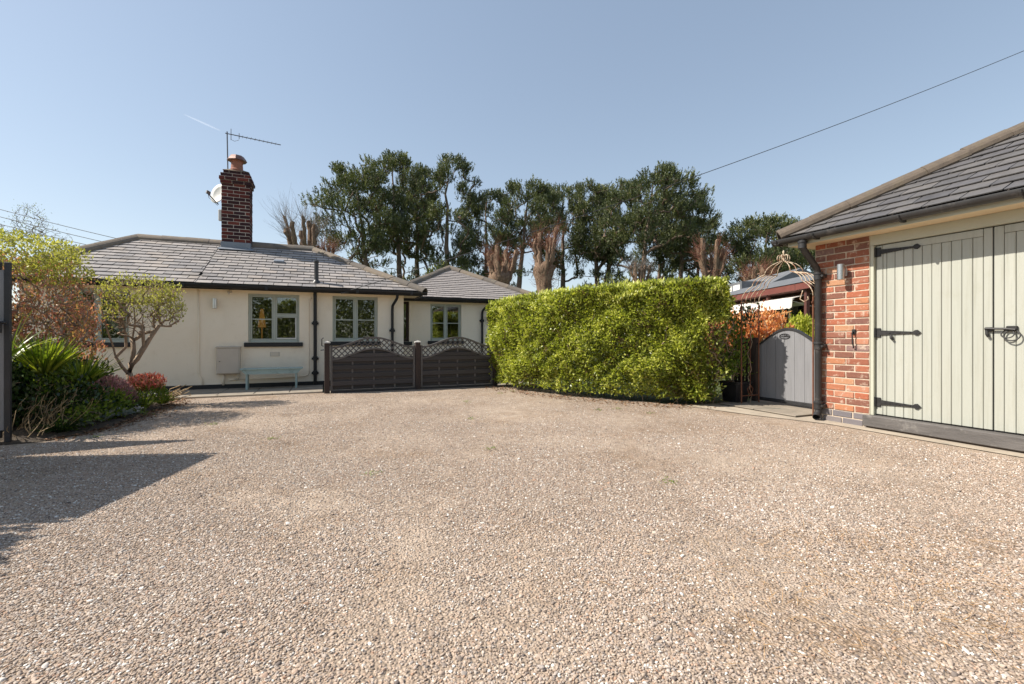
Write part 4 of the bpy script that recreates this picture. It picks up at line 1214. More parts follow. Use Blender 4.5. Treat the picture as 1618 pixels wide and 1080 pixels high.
def lattice_panel(x0, x1, Y, label):
    o = thing('lattice_fence', ((x0 + x1) / 2, Y, 0), label, 'fence', 'arched lattice fences by the bungalow')
    L = x1 - x0
    ZS, ZC, BS, BC_ = 0.905, 1.105, 0.675, 0.885    # top edge at the sides and centre, lower edge of the lattice
    top = lambda x: omega((x - x0) / L, ZS, ZC)
    low = lambda x: omega((x - x0) / L, BS, BC_)
    fr = 0.042
    for xa in (x0, x1 - fr):
        b = MB(); b.box(xa, xa + fr, Y - .028, Y + .028, 0.045, 0.925, .004); b.obj('side_frame', M['panel_frame'], o)
    for fn, nm, h, d in ((top, 'top_rail', .036, .034), (low, 'arch_rail', .034, .030)):
        b = MB(); n = 40; vs = []
        for i in range(n + 1):
            x = x0 + fr * .9 + (L - 1.8 * fr) * i / n; z = fn(x)
            vs += [(x, Y - d, z), (x, Y + d, z), (x, Y + d, z - h), (x, Y - d, z - h)]
        fs = [(4 * i + k, 4 * i + (k + 1) % 4, 4 * i + 4 + (k + 1) % 4, 4 * i + 4 + k) for i in range(n) for k in range(4)]
        fs += [(0, 1, 2, 3), (4 * n + 3, 4 * n + 2, 4 * n + 1, 4 * n)]
        b.add(vs, fs); b.obj(nm, M['panel_frame'], o)
    # diagonal lattice
    for sgn, yy in ((1, -.008), (-1, .008)):
        b = MB(); p = 0.108
        c = x0 - 2.0
        while c < x1 + 2.0:
            pts = []
            for i in range(241):
                x = x0 + fr + (L - 2 * fr) * i / 240
                z = 0.5 + sgn * (x - c)
                if low(x) - .012 < z < top(x) - .012: pts.append((x, z))
            if len(pts) > 3:
                (xa, za), (xb, zb) = pts[0], pts[-1]
                dx, dz_ = xb - xa, zb - za; l = math.hypot(dx, dz_)
                ux = Vector((dx / l, 0, dz_ / l)); uz = Vector((-dz_ / l, 0, dx / l))
                b.obox(((xa + xb) / 2, Y + yy, (za + zb) / 2), (ux, (0, 1, 0), uz), (l / 2, .0075, .0105))
            c += p
        tag(b.obj('lattice', M['panel_frame'], o), kind='stuff')
    # hit-and-miss boards
    for k in range(9):
        z0 = 0.06 + k * 0.0785
        front = k % 2 == 1
        z1 = z0 + (0.090 if front else 0.092)
        if z0 > 0.66:
            continue
        b = MB(); yb = Y - .017 if front else Y + .017
        z1 = min(z1, 0.70)
        b.box(x0 + fr - .002, x1 - fr + .002, yb - .007, yb + .007, z0, z1, .003); b.obj('board', M['panel_dark'], o)
    b = MB(); n = 30; vs = []      # boards that fill the arch below the lattice
    for i in range(n + 1):
        x = x0 + fr + (L - 2 * fr) * i / n; z = low(x) - .02
        vs += [(x, Y + .010, max(z, .671)), (x, Y + .024, max(z, .671)), (x, Y + .024, .67), (x, Y + .010, .67)]
    b.add(vs, [(4 * i + k, 4 * i + (k + 1) % 4, 4 * i + 4 + (k + 1) % 4, 4 * i + 4 + k) for i in range(n) for k in range(4)]); b.obj('arch_board', M['panel_dark'], o)
    b = MB(); xa, xb = x0 + L * .22, x1 - L * .22
    vs = []
    for i in range(n + 1):
        x = xa + (xb - xa) * i / n; z = min(low(x) - .03, .775)
        vs += [(x, Y - .024, max(z, .691)), (x, Y - .010, max(z, .691)), (x, Y - .010, .69), (x, Y - .024, .69)]
    b.add(vs, [(4 * i + k, 4 * i + (k + 1) % 4, 4 * i + 4 + (k + 1) % 4, 4 * i + 4 + k) for i in range(n) for k in range(4)]); b.obj('arch_board', M['panel_dark'], o)
    for f in (0.25, 0.5, 0.75):
        b = MB(); x = x0 + L * f; b.box(x - .016, x + .016, Y - .0095, Y + .0095, 0.05, low(x) - .03, .002); b.obj('batten', M['panel_frame'], o)
    return o


def fence_post(x, y, label, h=0.965):
    o = thing('fence_post', (x, y, 0), label, 'fence post', 'fence posts by the bungalow')
    b = MB(); b.box(x - .05, x + .05, y - .05, y + .05, -.02, h, .006); b.obj('post', M['post_brown'], o)
    b = MB(); b.add([(x - .062, y - .062, h + .001), (x + .062, y - .062, h + .001), (x + .062, y + .062, h + .001), (x - .062, y + .062, h + .001), (x - .062, y - .062, h + .022), (x + .062, y - .062, h + .022), (x + .062, y + .062, h + .022), (x - .062, y + .062, h + .022), (x, y, h + .045)],
                    [(3, 2, 1, 0), (0, 1, 5, 4), (1, 2, 6, 5), (2, 3, 7, 6), (3, 0, 4, 7), (4, 5, 8), (5, 6, 8), (6, 7, 8), (7, 4, 8)]); b.obj('post_cap', M['cap'], o)
    return o


FY = 9.60
p1 = fence_post(0.065, FY, 'dark fence post with latch at the end beside the downpipe', 0.975)
q = MB(); q.tube([(0.0, FY - .02, .92), (-.03, FY - .03, .93), (-.03, FY - .03, 1.06), (0.0, FY - .02, 1.08)], .01, 8); q.tube([(-.055, FY - .02, .84), (0.01, FY - .02, .85)], .009, 8); q.obj('latch', M['iron'], p1)
fence_post(1.83, FY, 'dark fence post between the two arched lattice panels', 0.98)
fence_post(3.56, FY, 'dark fence post half hidden behind the left end of the hedge', 0.97)
lattice_panel(0.122, 1.772, FY, 'dark arched lattice fence panel in front of the right main window')
lattice_panel(1.888, 3.50, FY, 'dark arched lattice fence panel running into the hedge')
gb = MB(); gb.box(0.13, 3.5, FY - .03, FY + .03, -.02, .05, .004); tag(gb.obj('gravel_board', M['panel_dark']), 'low dark gravel board under the arched fence panels', 'board')

# bench
bn = thing('bench', (-0.98, 10.72, 0.03), 'pale teal wooden bench against the cream wall under the middle window', 'bench')
bx0, bx1, by0, by1, bz = -1.56, -0.41, 10.56, 10.86, 0.455
b = MB(); b.box(bx0, bx1, by0, by1, bz - .028, bz, .005); b.obj('seat', M['teal'], bn)
for y in (by0 + .018, by1 - .045):
    b = MB(); b.prism([(bx0 + .02, y, bz - .029), (bx1 - .02, y, bz - .029), (bx1 - .10, y, bz - .118), (bx0 + .10, y, bz - .118)], (0, .024, 0)); b.obj('apron_rail', M['teal'], bn)
for x in (bx0 + .10, bx1 - .14):
    b = MB(); b.prism([(x, by0 + .045, bz - .03), (x, by1 - .048, bz - .03), (x, by1 - .03, .028), (x, by1 - .085, .028), (x, (by0 + by1) / 2, .15), (x, by0 + .085, .028), (x, by0 + .03, .028)], (.034, 0, 0)); b.obj('leg', M['teal'], bn)

# driveway gate leaves at the left edge
def gate_leaf(hx, hy, tx, ty, h, label):
    """boarded leaf from the free end (hx,hy) to the hinge end (tx,ty)"""
    o = thing('driveway_gate', (hx, hy, 0), label, 'gate', 'driveway gate leaves')
    d = Vector((tx - hx, ty - hy, 0)); L = d.length; d.normalize(); n = Vector((d.y, -d.x, 0)); up = Vector((0, 0, 1))
    at = lambda s, z, k=0: Vector((hx, hy, 0)) + d * s + up * z + n * k
    for s in (0.022, L - .022):
        b = MB(); b.obox(at(s, .02 + h / 2), (d, n, up), (.022, .024, h / 2), .004); b.obj('stile', M['gate_dark'], o)
    for z in (.10, h - .02):
        b = MB(); b.obox(at(L / 2, z), (d, n, up), (L / 2 - .071, .028, .04), .004); b.obj('rail', M['gate_dark'], o)
    k = 0; s = .046
    while s < L - .09:
        wdt = min(.122, L - .044 - s); k += 1
        b = MB(); b.obox(at(s + wdt / 2, (h + .08) / 2, .0015 * (k % 2)), (d, n, up), (wdt / 2 - .001, .012, (h - .20) / 2), .003); b.obj('board', M['gate_grey'], o); s += .12
    return o


ga = gate_leaf(-2.985, 6.33, -4.6, 6.17, 1.85, 'grey boarded driveway gate with black frame and latch at the left edge')
q = MB(); q.lathe([(.045, -.03), (.06, -.02), (.06, .02), (.045, .03)], (-3.08, 6.235, 1.23), 14); q.tube([(-3.1, 6.24, 1.245), (-2.98, 6.25, 1.245)], .014, 8); q.tube([(-3.02, 6.24, 1.24), (-3.02, 6.24, 1.14)], .01, 8); q.obj('latch', M['iron'], ga)
gate_leaf(-2.80, 5.66, -3.28, 4.10, 2.02, 'grey boarded driveway gate leaf out of frame whose shadow crosses the gravel')

# garden gate beside the garage
gg = thing('garden_gate', (6.68, 4.95, 0.03), 'arched grey garden gate with plain boards between metal arch and garage', 'gate')
gy0, gy1 = 4.47, 5.42
gt = lambda y: 0.985 + 0.245 * math.sin(math.pi * min(1, max(0, (y - gy0 + .06) / (gy1 - gy0 + .03)))) ** 1.15
yy = gy0
for i in range(6):
    y0 = gy0 + i * (gy1 - gy0) / 6; y1 = gy0 + (i + 1) * (gy1 - gy0) / 6
    b = MB(); ys = [y0 + .002 + (y1 - y0 - .004) * k / 5 for k in range(6)]
    b.prism([(6.67, ys[0], .115)] + [(6.67, y, gt(y) - .012) for y in ys] + [(6.67, ys[-1], .115)], (.022, 0, 0)); b.obj('board', M['gate_grey'], gg)
b = MB(); n = 26; vs = []
for i in range(n + 1):
    y = gy0 - .012 + (gy1 - gy0 + .024) * i / n; z = gt(y)
    vs += [(6.655, y, z + .012), (6.71, y, z + .012), (6.71, y, z - .020), (6.655, y, z - .020)]
b.add(vs, [(4 * i + k, 4 * i + (k + 1) % 4, 4 * i + 4 + (k + 1) % 4, 4 * i + 4 + k) for i in range(n) for k in range(4)] + [(0, 1, 2, 3), (4 * n + 3, 4 * n + 2, 4 * n + 1, 4 * n)])
b.obj('top_rail', M['gate_dark'], gg)
b = MB(); b.box(6.66, 6.70, gy0, gy1, .06, .112, .004); b.obj('bottom_rail', M['gate_dark'], gg)
b = MB()
for k in range(7):      # cast oval motif under the arch
    a = math.pi * (0.08 + 0.84 * k / 6)
    b.tube([(6.664, 4.945 + math.cos(a) * .02, 1.105 - .0), (6.664, 4.945 + math.cos(a) * .075, 1.10 + math.sin(a) * .035)], .005, 6)
b.tube([(6.664, 4.945 + math.cos(a) * .085, 1.11 + math.sin(a) * .038) for a in [2 * math.pi * k / 24 for k in range(24)]], .005, 6, closed=True)
b.obj('motif', M['gate_dark'], gg)
for k, (y, lab) in enumerate(((5.50, 'dark timber gate post between arch and garden gate'), (4.40, 'dark slim gate post between garden gate and garage pipe'))):
    b = MB(); b.box(6.66, 6.75, y - .045, y + .045, 0, 1.09 if k == 0 else .98, .005); tag(b.obj('gate_post', M['post_brown']), lab, 'gate post', 'garden gate posts')
dk = MB(); dkt = thing('side_trellis', (6.74, 5.72, 0), 'dark timber side panel left of the garden gate behind the arch', 'fence panel')
for i in range(5):
    b = MB(); y = 5.57 + i * .075; b.box(6.70, 6.72, y, y + .055, .05, 1.08, .003); b.obj('board', M['post_brown'], dkt)
for z in (.2, .95):
    b = MB(); b.box(6.721, 6.75, 5.55, 5.95, z, z + .05); b.obj('rail', M['post_brown'], dkt)

# ornamental iron arch with ogee dome
ar = thing('garden_arch', (6.40, 4.76, 0.03), 'rusty iron garden arch with cream ogee dome and scrolled finial', 'garden arch')
AX0, AX1, AYL, AYR, AZ = 6.21, 6.60, 5.35, 4.19, 1.655
CXa, CYa = (AX0 + AX1) / 2, (AYL + AYR) / 2
for y in (AYL, AYR):
    for x in (AX0, AX1):
        b = MB(); b.tube([(x, y, .02), (x, y, AZ)], .0105, 8); b.obj('upright', M['rust'], ar)
    b = MB(); b.tube([(AX0, y, AZ), (AX1, y, AZ)], .009, 8); b.obj('spring_rail', M['cream_iron'], ar)
    b = MB(); b.tube([(AX0, y, .15), (AX1, y, .15)], .009, 8); b.obj('foot_rail', M['rust'], ar)
    b = MB(); b.tube([(CXa, y, .15), (CXa, y, 1.40)], .006, 6)
    for s in (-1, 1):
        b.tube([(CXa, y, 1.40), (CXa + s * .05, y, 1.46), (CXa + s * .03, y, 1.53), (CXa, y, 1.60)], .006, 6)
        b.tube([(CXa + s * (.19 - .05 * f + .045 * math.sin(f * 6)), y, 1.60 - .12 * f) for f in [k / 8 for k in range(9)]], .006, 6)
        b.tube([(CXa, y, .32), (CXa + s * .06, y, .26), (CXa + s * .04, y, .2), (CXa, y, .15)], .006, 6)
    b.obj('scrollwork', M['rust'], ar)
prof = [(1.0, 0.0), (0.985, 0.07), (0.93, 0.13), (0.84, 0.185), (0.74, 0.225), (0.69, 0.245), (0.68, 0.275), (0.63, 0.32), (0.545, 0.36), (0.44, 0.385), (0.36, 0.40)]
prof3 = [(0.36, 0.40), (0.345, 0.44), (0.30, 0.49), (0.22, 0.535), (0.12, 0.565), (0.045, 0.585), (0.02, 0.62)]
for y in (AYL, AYR):
    sg = y - CYa
    for i in range(5):
        f = (i - 2) / 2
        wx = (AX1 - AX0) / 2
        pts = [(CXa + f * wx * (1 - .45 * (1 - k)), CYa + sg * k, AZ + zz * 1.0) for k, zz in prof]
        b = MB(); b.tube(pts, .0062, 8)
        b.obj('dome_rib', M['cream_iron'], ar, smooth=True)
    b = MB(); b.tube([(CXa - wx * .72, CYa + sg * .36, AZ + .40), (CXa + wx * .72, CYa + sg * .36, AZ + .40)], .0085, 8); b.obj('tier_rail', M['cream_iron'], ar)
    for f in (-1, 0, 1):
        pts = [(CXa + f * wx * .71 * (k / .36) ** .8, CYa + sg * k, AZ + zz) for k, zz in prof3]
        b = MB(); b.tube(pts, .0062, 8); b.obj('crown_rib', M['cream_iron'], ar, smooth=True)
fz = AZ + .60
fin = MB(); fin.lathe([(.012, 0), (.022, .02), (.012, .04), (.02, .07), (.010, .10), (.018, .125), (.004, .15)], (CXa, CYa, fz), 10)
for k in range(6):
    a = k * math.pi / 3 + .3
    sp = [(.01 + .062 * (1 - math.cos(t * 1.0)) * .6, .03 + .05 * math.sin(t)) for t in [j * .45 for j in range(10)]]
    fin.tube([(CXa + math.cos(a) * r, CYa + math.sin(a) * r, fz + zz) for r, zz in sp], .0065, 6)
fin.obj('finial', M['cream_iron'], ar, smooth=True)
q = MB(); q.tube([(AX0 + .02, AYR + .16, AZ + .10), (AX0 + .02, AYR + .2, AZ - .02), (AX0 + .02, AYR + .14, AZ - .06), (AX0 + .02, AYR + .08, AZ - .03), (AX0 + .02, AYR + .09, AZ + .01)], .007, 6); q.obj('hook', M['cream_iron'], ar, smooth=True)

# lodge with awning beyond the arch (its long side faces left)
lo = thing('timber_lodge', site(7.6, 13.2), 'red-brown timber lodge with maroon fascia seen behind the metal arch', 'lodge')
def sbox(r0, r1, d0, d1, z0, z1, ch=0.0):
    mb = MB(); c = site((r0 + r1) / 2, (d0 + d1) / 2, (z0 + z1) / 2)
    return mb.obox(c, ((RT[0], RT[1], 0), (FW[0], FW[1], 0), (0, 0, 1)), (abs(r1 - r0) / 2, abs(d1 - d0) / 2, abs(z1 - z0) / 2), ch)
for k in range(13):
    z0 = .1 + k * .165
    sbox(7.62 + .004 * (k % 2), 11, 11.05, 18, z0, z0 + .158, .006).obj('cladding_board', M['lodge'], lo)
sbox(7.0, 7.05, 10.7, 18.2, 2.25, 2.42, .006).obj('fascia', M['lodge_trim'], lo)
rb = MB(); A = [site(6.98, 10.68, 2.425), site(6.98, 18.3, 2.425), site(9.3, 18.3, 3.05), site(9.3, 10.68, 3.05), site(11.6, 10.68, 2.425), site(11.6, 18.3, 2.425)]
rb.add(A, [(0, 1, 2, 3), (3, 2, 5, 4), (0, 3, 4), (1, 5, 2), (0, 4, 5, 1)]); rb.obj('roof', M['felt'], lo)
sbox(7.05, 7.62, 10.75, 18, 2.24, 2.26).obj('soffit', M['lodge'], lo)
for d0, d1 in ((11.7, 12.5), (12.75, 13.6), (13.65, 14.5)):
    f = sbox(7.585, 7.618, d0, d1, .25, 2.02, .006).obj('door', M['white'], lo)
    sbox(7.578, 7.584, d0 + .10, d1 - .10, .5, 1.92).obj('pane', M['glass'], f)
for d0 in (10.95, 12.6):
    sbox(7.08, 7.17, d0, d0 + .09, 0, 2.24, .006).obj('post', M['lodge'], lo)
aw = thing('awning', site(7.2, 13, 1.9), 'cream scalloped awning on the timber lodge behind the arch', 'awning')
b = MB(); d0, d1 = 11.2, 15.6; n = 44; vs = []
for i in range(n + 1):
    d = d0 + (d1 - d0) * i / n
    vs += [site(7.5, d, 2.20), site(6.90, d, 2.06 + .004 * math.sin(i)), site(6.88, d, 1.83 - .03 * abs(math.sin(i * math.pi / 2.2)))]
b.add(vs, [(3 * i + k, 3 * i + k + 1, 3 * i + 4 + k, 3 * i + 3 + k) for i in range(n) for k in range(2)])
me = b.mesh('canopy', M['awning']); co = inst('canopy', me, aw)
sf = co.modifiers.new('thickness', 'SOLIDIFY'); sf.thickness = .008
b = MB(); b.tube([site(6.93, d0, 2.04), site(6.93, d1, 2.04)], .018, 8); b.tube([site(7.6, d0 + .2, 1.85), site(6.93, d0 + .2, 2.02)], .014, 8); b.tube([site(7.6, d1 - .2, 1.85), site(6.93, d1 - .2, 2.02)], .014, 8); b.obj('arm', M['white'], aw)
# grey building with a small dormer further right
gh = thing('grey_outbuilding', site(11.5, 17), 'grey roofed outbuilding with small dormer above the lodge', 'outbuilding')
sbox(9.5, 14, 18.6, 23, 0, 2.7).obj('wall', M['timber'], gh)
rb = MB(); A = [site(9.3, 18.4, 2.7), site(9.3, 23, 2.7), site(11.7, 23, 3.9), site(11.7, 18.4, 3.9), site(14.2, 18.4, 2.7), site(14.2, 23, 2.7)]
rb.add(A, [(0, 1, 2, 3), (3, 2, 5, 4), (0, 3, 4), (1, 5, 2), (0, 4, 5, 1)]); rb.obj('roof', M['felt'], gh)
dmo = sbox(9.9, 11.2, 19.6, 21.2, 2.75, 3.5).obj('dormer', M['felt'], gh)
for k in range(2):
    sbox(9.88, 9.897, 19.75 + k * .72, 20.35 + k * .72, 3.0, 3.38).obj('window', M['white'], gh)
# slatted timber fence behind the hedge end
tf = thing('timber_fence', site(5.3, 11.6), 'brown vertical slat fence behind the right end of the hedge', 'fence')
for k in range(17):
    sbox(4.55 + k * .095, 4.55 + k * .095 + .07, 11.60, 11.62, .04, 1.52 + RND.uniform(-.01, .01), .003).obj('slat', M['timber'], tf)
for z in (.35, 1.25):
    sbox(4.5, 6.2, 11.621, 11.66, z, z + .07).obj('rail', M['timber'], tf)

# cables
def cable(name, p0, p1, sag, r, label, n=40):
    p0, p1 = Vector(p0), Vector(p1)
    mb = MB(); mb.tube([p0 + (p1 - p0) * (i / n) - Vector((0, 0, sag * 4 * (i / n) * (1 - i / n))) for i in range(n + 1)], r, 6)
    return tag(mb.obj(name, M['wire'], smooth=True), label, 'cable', 'overhead cables')


cable('overhead_cable', (0.44, 10.74, 2.10), (17.3, 6.0, 8.75), 0.22, 0.0085, 'black overhead cable rising from the bungalow eaves to upper right')
q = MB(); q.tube([(0.36, 10.70, 2.06), (0.50, 10.735, 2.10), (0.60, 10.73, 2.14)], .014, 8); tag(q.obj('cable_anchor', M['pvc']), 'black cable anchor at the gutter above the right main window', 'bracket')
for k in range(3):
    a = site(-30.3, 24, 8.75 - k * .42); b_ = site(-16.5, 24, 5.35 - k * .30)
    cable('telephone_wire', a, b_, .15, .017, ('highest', 'middle', 'lowest')[k] + ' of three thin wires behind the left end of the roof')

# ================================================================ VEGETATION
def rs(seed):
    return np.random.RandomState(seed)


def pine(r, d, rt, top, base, hw, seed, label):
    g = rs(seed)
    root = np.array(site(rt, d)); head = np.array(site(r, d, top))
    o = thing('pine_tree', tuple(root), label, 'pine tree', 'tall pines behind the house')
    # trunk
    nseg = 14; init = []
    wob = g.normal(size=(nseg + 1, 2)) * 0.055
    for i in range(nseg + 1):
        f = i / nseg
        p = root + (head - root) * np.array([f ** 1.6, f ** 1.6, 0.96 * f]); p[:2] += wob[i] * (0.3 + f)
        init.append((p, i - 1))
    H = top - base
    axis_at = lambda z: root + (head - root) * np.array([(z / top) ** 1.6, (z / top) ** 1.6, 0])
    pads = []
    n = int(38 + hw * 14)
    for k in range(n):                              # flattened foliage pads in uneven tiers, densest in the upper crown
        f = 1 - ((k + .8 * g.rand()) / n) ** 1.25 * 0.98
        prof = 0.24 + 1.12 * math.sin(math.pi * min(1, (1 - f) * 0.80 + 0.08)) ** 0.8
        a = g.rand() * 2 * math.pi
        rr = hw * prof * (0.25 + 0.72 * math.sqrt(g.rand()))
        zc = base + H * f * 0.97
        tc = axis_at(zc)
        pads.append((np.array([tc[0] + math.cos(a) * rr, tc[1] + math.sin(a) * rr, zc]), (0.54 + 0.44 * g.rand()) * (0.62 + 0.17 * hw) * (1.0 - .35 * f)))
    pads.append((head.copy() - np.array([0, 0, .15]), .42))
    for k in range(8):                              # sparser low boughs
        a = g.rand() * 2 * math.pi; rr = hw * (0.3 + 0.75 * g.rand()); z = max(2.5, base - H * 0.62 * g.rand())
        tc = axis_at(z)
        pads.append((np.array([tc[0] + math.cos(a) * rr, tc[1] + math.sin(a) * rr, z]), .5))
    pads.sort(key=lambda q: q[0][2])
    tufts = []; tw = []; ttint = []
    for p, s in pads:
        m = int(44 * min(2.2, (s / .9) ** 1.5)) + 8
        off = unit(g.normal(size=(m, 3))) * (g.rand(m, 1) ** .42) * np.array([s * 1.2, s * 1.2, s * 0.85])
        off[:, 2] += .12 * s
        ts = p + off
        tufts.append(ts); tw.append(p); tw += [t for t in ts[:5]]
        ttint.append(np.clip(.25 + .3 * g.rand() + .28 * g.normal(size=m) * .6, 0, 1))
    pos, par = grow(init, tw, 0.7, g, 0.16, 0.9, 0.03)
    rad = pipe_radii(par, 0.017, 0.45, 0.22)
    taper = np.linspace(0.24 + 0.010 * top, 0.05, nseg + 1); rad[:nseg + 1] = taper
    inst('trunk', branch_mesh('trunk', pos, par, rad, M['bark_pine'], 6), o)
    T = np.concatenate(tufts); nt_ = len(T); tt0 = np.concatenate(ttint)
    B = 12
    cdir = T - axis_at(np.float64(base + .5 * H)); cdir[:, 2] = 0
    fing = unit(unit(cdir) * .45 + np.array([0, 0, 1.0]) + .25 * g.normal(size=T.shape))       # each shoot stands up like a brush
    u01 = g.rand(len(T) * B, 1)
    P = np.repeat(T, B, 0) + np.repeat(fing, B, 0) * u01 * .52
    ax = unit(g.normal(size=(len(P), 3)) * .5 + np.repeat(fing, B, 0) * .9)
    L = (0.17 + 0.16 * g.rand(len(P))) * (1.15 - .35 * u01[:, 0])
    tint = np.clip(np.repeat(tt0, B) + 0.22 * (g.rand(len(P)) - .3), 0, 1)
    V, Q, Tt = leaf_arrays(P - ax * 0.05, ax, L, 0.045 + 0.025 * g.rand(len(P)), g, 0.1, tint, 0.6)
    inst('crown', fast_mesh('crown', V, Q, M['needle'], Tt), o)
    return o


PINES = [(-14.5, 42, -13.0, 16.3, 8.3, 2.9, 'leftmost tall pine, bushy crown leaning left above the roof ridge'),
         (-12.0, 45, -10.8, 18.7, 10.0, 2.5, 'tallest pine of the left clump with a thick bare forking trunk'),
         (-10.2, 49, -10.2, 18.9, 9.6, 1.9, 'slender pine between the tallest pine and the broad dark pine'),
         (-6.2, 44, -6.4, 18.1, 6.6, 2.5, 'broad dark pine directly behind the wing roof apex'),
         (-2.7, 48, -2.8, 16.0, 7.4, 2.2, 'short round-topped pine right of the broad dark pine'),
         (1.6, 44, 0.4, 15.5, 9.3, 2.2, 'pine behind the tall pollard with a crooked trunk'),
         (5.6, 50, 5.6, 17.4, 8.5, 2.3, 'pine just right of the tall pollard above the hedge'),
         (8.5, 48, 9.1, 16.9, 8.7, 1.9, 'narrow pine above the middle of the hedge'),
         (12.2, 50, 9.8, 17.7, 8.9, 2.3, 'leaning pine above the middle of the hedge'),
         (13.4, 43, 11.9, 16.2, 9.4, 3.2, 'wide spreading pine with a pointed top above the hedge'),
         (17.1, 46, 17.1, 15.3, 8.7, 2.2, 'pine on the right shoulder of the widest pine'),
         (21.4, 52, 21.0, 14.1, 8.3, 1.9, 'small pine at the right end of the main row'),
         (18.4, 55, 17.4, 16.2, 8.9, 2.2, 'farther pine partly hidden behind the widest pine'),
         (22.3, 40, 22.6, 11.1, 5.8, 2.7, 'lower round pine behind the iron arch'),
         (28.0, 44, 28.3, 10.2, 4.9, 2.6, 'pine half hidden behind the garage roof corner')]
for i, (r, d, rt, top, base, hw, lab) in enumerate(PINES):
    pine(r, d, rt, top, base, hw * (1.18 if r > 0 else 1.08), 100 + i * 7, lab)


def roughen(mb, amt, sc, seed=0):
    out = []
    for x, y, z in mb.v:
        k = math.sin(x * sc * 1.7 + seed) * math.sin(y * sc * 1.3 + 2.1) + 0.6 * math.sin(z * sc * 1.1 + x * sc * 2.3 + seed * 2) * math.sin(y * sc * 2.9 + z * sc * .7)
        q = math.sin(x * sc * 2.1 + 1.7) * math.sin(z * sc * 1.9 + seed) + 0.6 * math.sin(y * sc * 3.1 + z * sc * 2.2)
        out.append((x + amt * k, y + amt * q, z + amt * .3 * k))
    mb.v = out
    return mb


def pollard(r, d, crotch, stub, twig, hw, seed, label, rad=0.42, nl=8):
    g = rs(seed)
    root = np.array(site(r, d))
    o = thing('pollarded_tree', tuple(root), label, 'pollard tree', 'pollarded trees behind the house')
    tm = MB(); n = 16
    pts = []; rr = []
    for i in range(n + 1):
        f = i / n; pts.append(root + np.array([0.12 * math.sin(f * 3 + seed), 0.1 * math.cos(f * 2.3 + seed), crotch * f])); rr.append(rad * (1.2 - 0.35 * f + 0.09 * math.sin(f * 13 + seed)) * (1.0 if f < .78 else 1 + (f - .78) * 1.9))
    rr[-1] *= .75
    tm.tube(pts, rr, 14); roughen(tm, rad * .16, 3.2, seed)
    trunk = tm.obj('trunk', M['bark_pollard'], o, smooth=True)
    segs = []
    for k in range(nl):
        a = 2 * math.pi * (k + g.rand() * .7) / nl; q = hw * (0.45 + 0.60 * g.rand()); z1 = stub - (stub - crotch) * 0.55 * g.rand() ** 1.2
        p0 = pts[-2 - k % 3] + np.array([math.cos(a) * rad * .5, math.sin(a) * rad * .5, -.1]); p2 = root + np.array([math.cos(a) * q, math.sin(a) * q, z1])
        p1 = p0 * .5 + p2 * .5 + np.array([math.cos(a) * .2, math.sin(a) * .2, -.05]) + g.normal(size=3) * .06
        w0 = (0.07 + 0.06 * g.rand()) * min(1.15, rad / .40)
        path_ = []; rw = []
        for j in range(10):
            f = j / 9; p = p0 * (1 - f) ** 2 + p1 * 2 * f * (1 - f) + p2 * f * f
            path_.append(p + g.normal(size=3) * .022); rw.append(w0 * (1.35 - .5 * f + .16 * g.normal() * .6 + (.22 if j == 8 else 0)))
        b = MB(); b.tube(path_, rw, 8); roughen(b, w0 * .22, 8, seed + k)
        b.obj('limb', M['bark_pollard'], trunk, smooth='auto')
        c = MB(); dv = unit(p2 - p1); c.tube([path_[-1] + dv * .012, path_[-1] + dv * .03], rw[-1] * .8, 8); c.obj('cut_end', M['cut_wood'], trunk)
        segs.append((p1, p2))
    pos = []; par = []; radl = []
    def shoot(s, dv, L, r0, m, bend=.2):
        prev = -1
        for j in range(m):
            ff = j / (m - 1)
            pos.append(s + dv * L * ff + np.array([0, 0, bend * L * ff * ff]) + g.normal(size=3) * .03 * (j > 0)); par.append(prev); prev = len(pos) - 1; radl.append(r0 * (1.1 - .8 * ff))
    for (p1, p2) in segs:
        for k in range(46):
            s = p1 + (p2 - p1) * (.2 + .8 * g.rand()) + unit(g.normal(size=3)) * .05
            out = np.array([s[0] - root[0], s[1] - root[1], 0]); out = unit(out + 0.25 * g.normal(size=3))
            L = (twig - stub) * (0.3 + 0.85 * g.rand() ** 1.6) + 0.25
            shoot(s, unit(out * (0.2 + .7 * g.rand()) + np.array([0, 0, 0.8]) + .42 * g.normal(size=3)), L, .0075, 6)
    for k in range(150):           # short bristling shoots round the head
        a = g.rand() * 2 * math.pi; z = crotch * (0.74 + .30 * g.rand()); s = root + np.array([math.cos(a) * rad * .9, math.sin(a) * rad * .9, z])
        shoot(s, unit(np.array([math.cos(a), math.sin(a), 0.35]) + .6 * g.normal(size=3)), .2 + .45 * g.rand(), .011, 4, .35)
    inst('shoots', branch_mesh('shoots', np.array(pos), np.array(par), np.array(radl), M['twig_red'] if seed % 4 else M['twig_grey'], 3), o)
    return o


POL = [(-11.97, 26, 6.3, 8.26, 9.6, 1.15, 'big pollarded tree with sawn stubs right of the chimney', .55), (-12.5, 30, 6.5, 7.2, 8.2, .7, 'small reddish pollard beside the big one over the roof', .3),
       (-0.71, 27, 4.9, 6.36, 7.1, .95, 'pollard with bunched upright stubs behind the wing roof', .55), (1.77, 24, 5.0, 6.77, 7.5, .85, 'tall pollard with reddish shoots at the left end of hedge', .42),
       (9.03, 32, 5.2, 6.35, 7.0, .7, 'small pollard peeping over the middle of hedge', .36), (11.87, 27, 5.0, 7.03, 7.6, .95, 'pale pollard with split stubs over the right of hedge', .42),
       (16.11, 30, 4.5, 5.86, 6.6, .95, 'reddish pollard behind the iron arch', .4)]
for i, (r, d, c, s, t, hw_, lab, rd) in enumerate(POL):
    pollard(r, d, c, s, t, hw_, 200 + i, lab, rd)


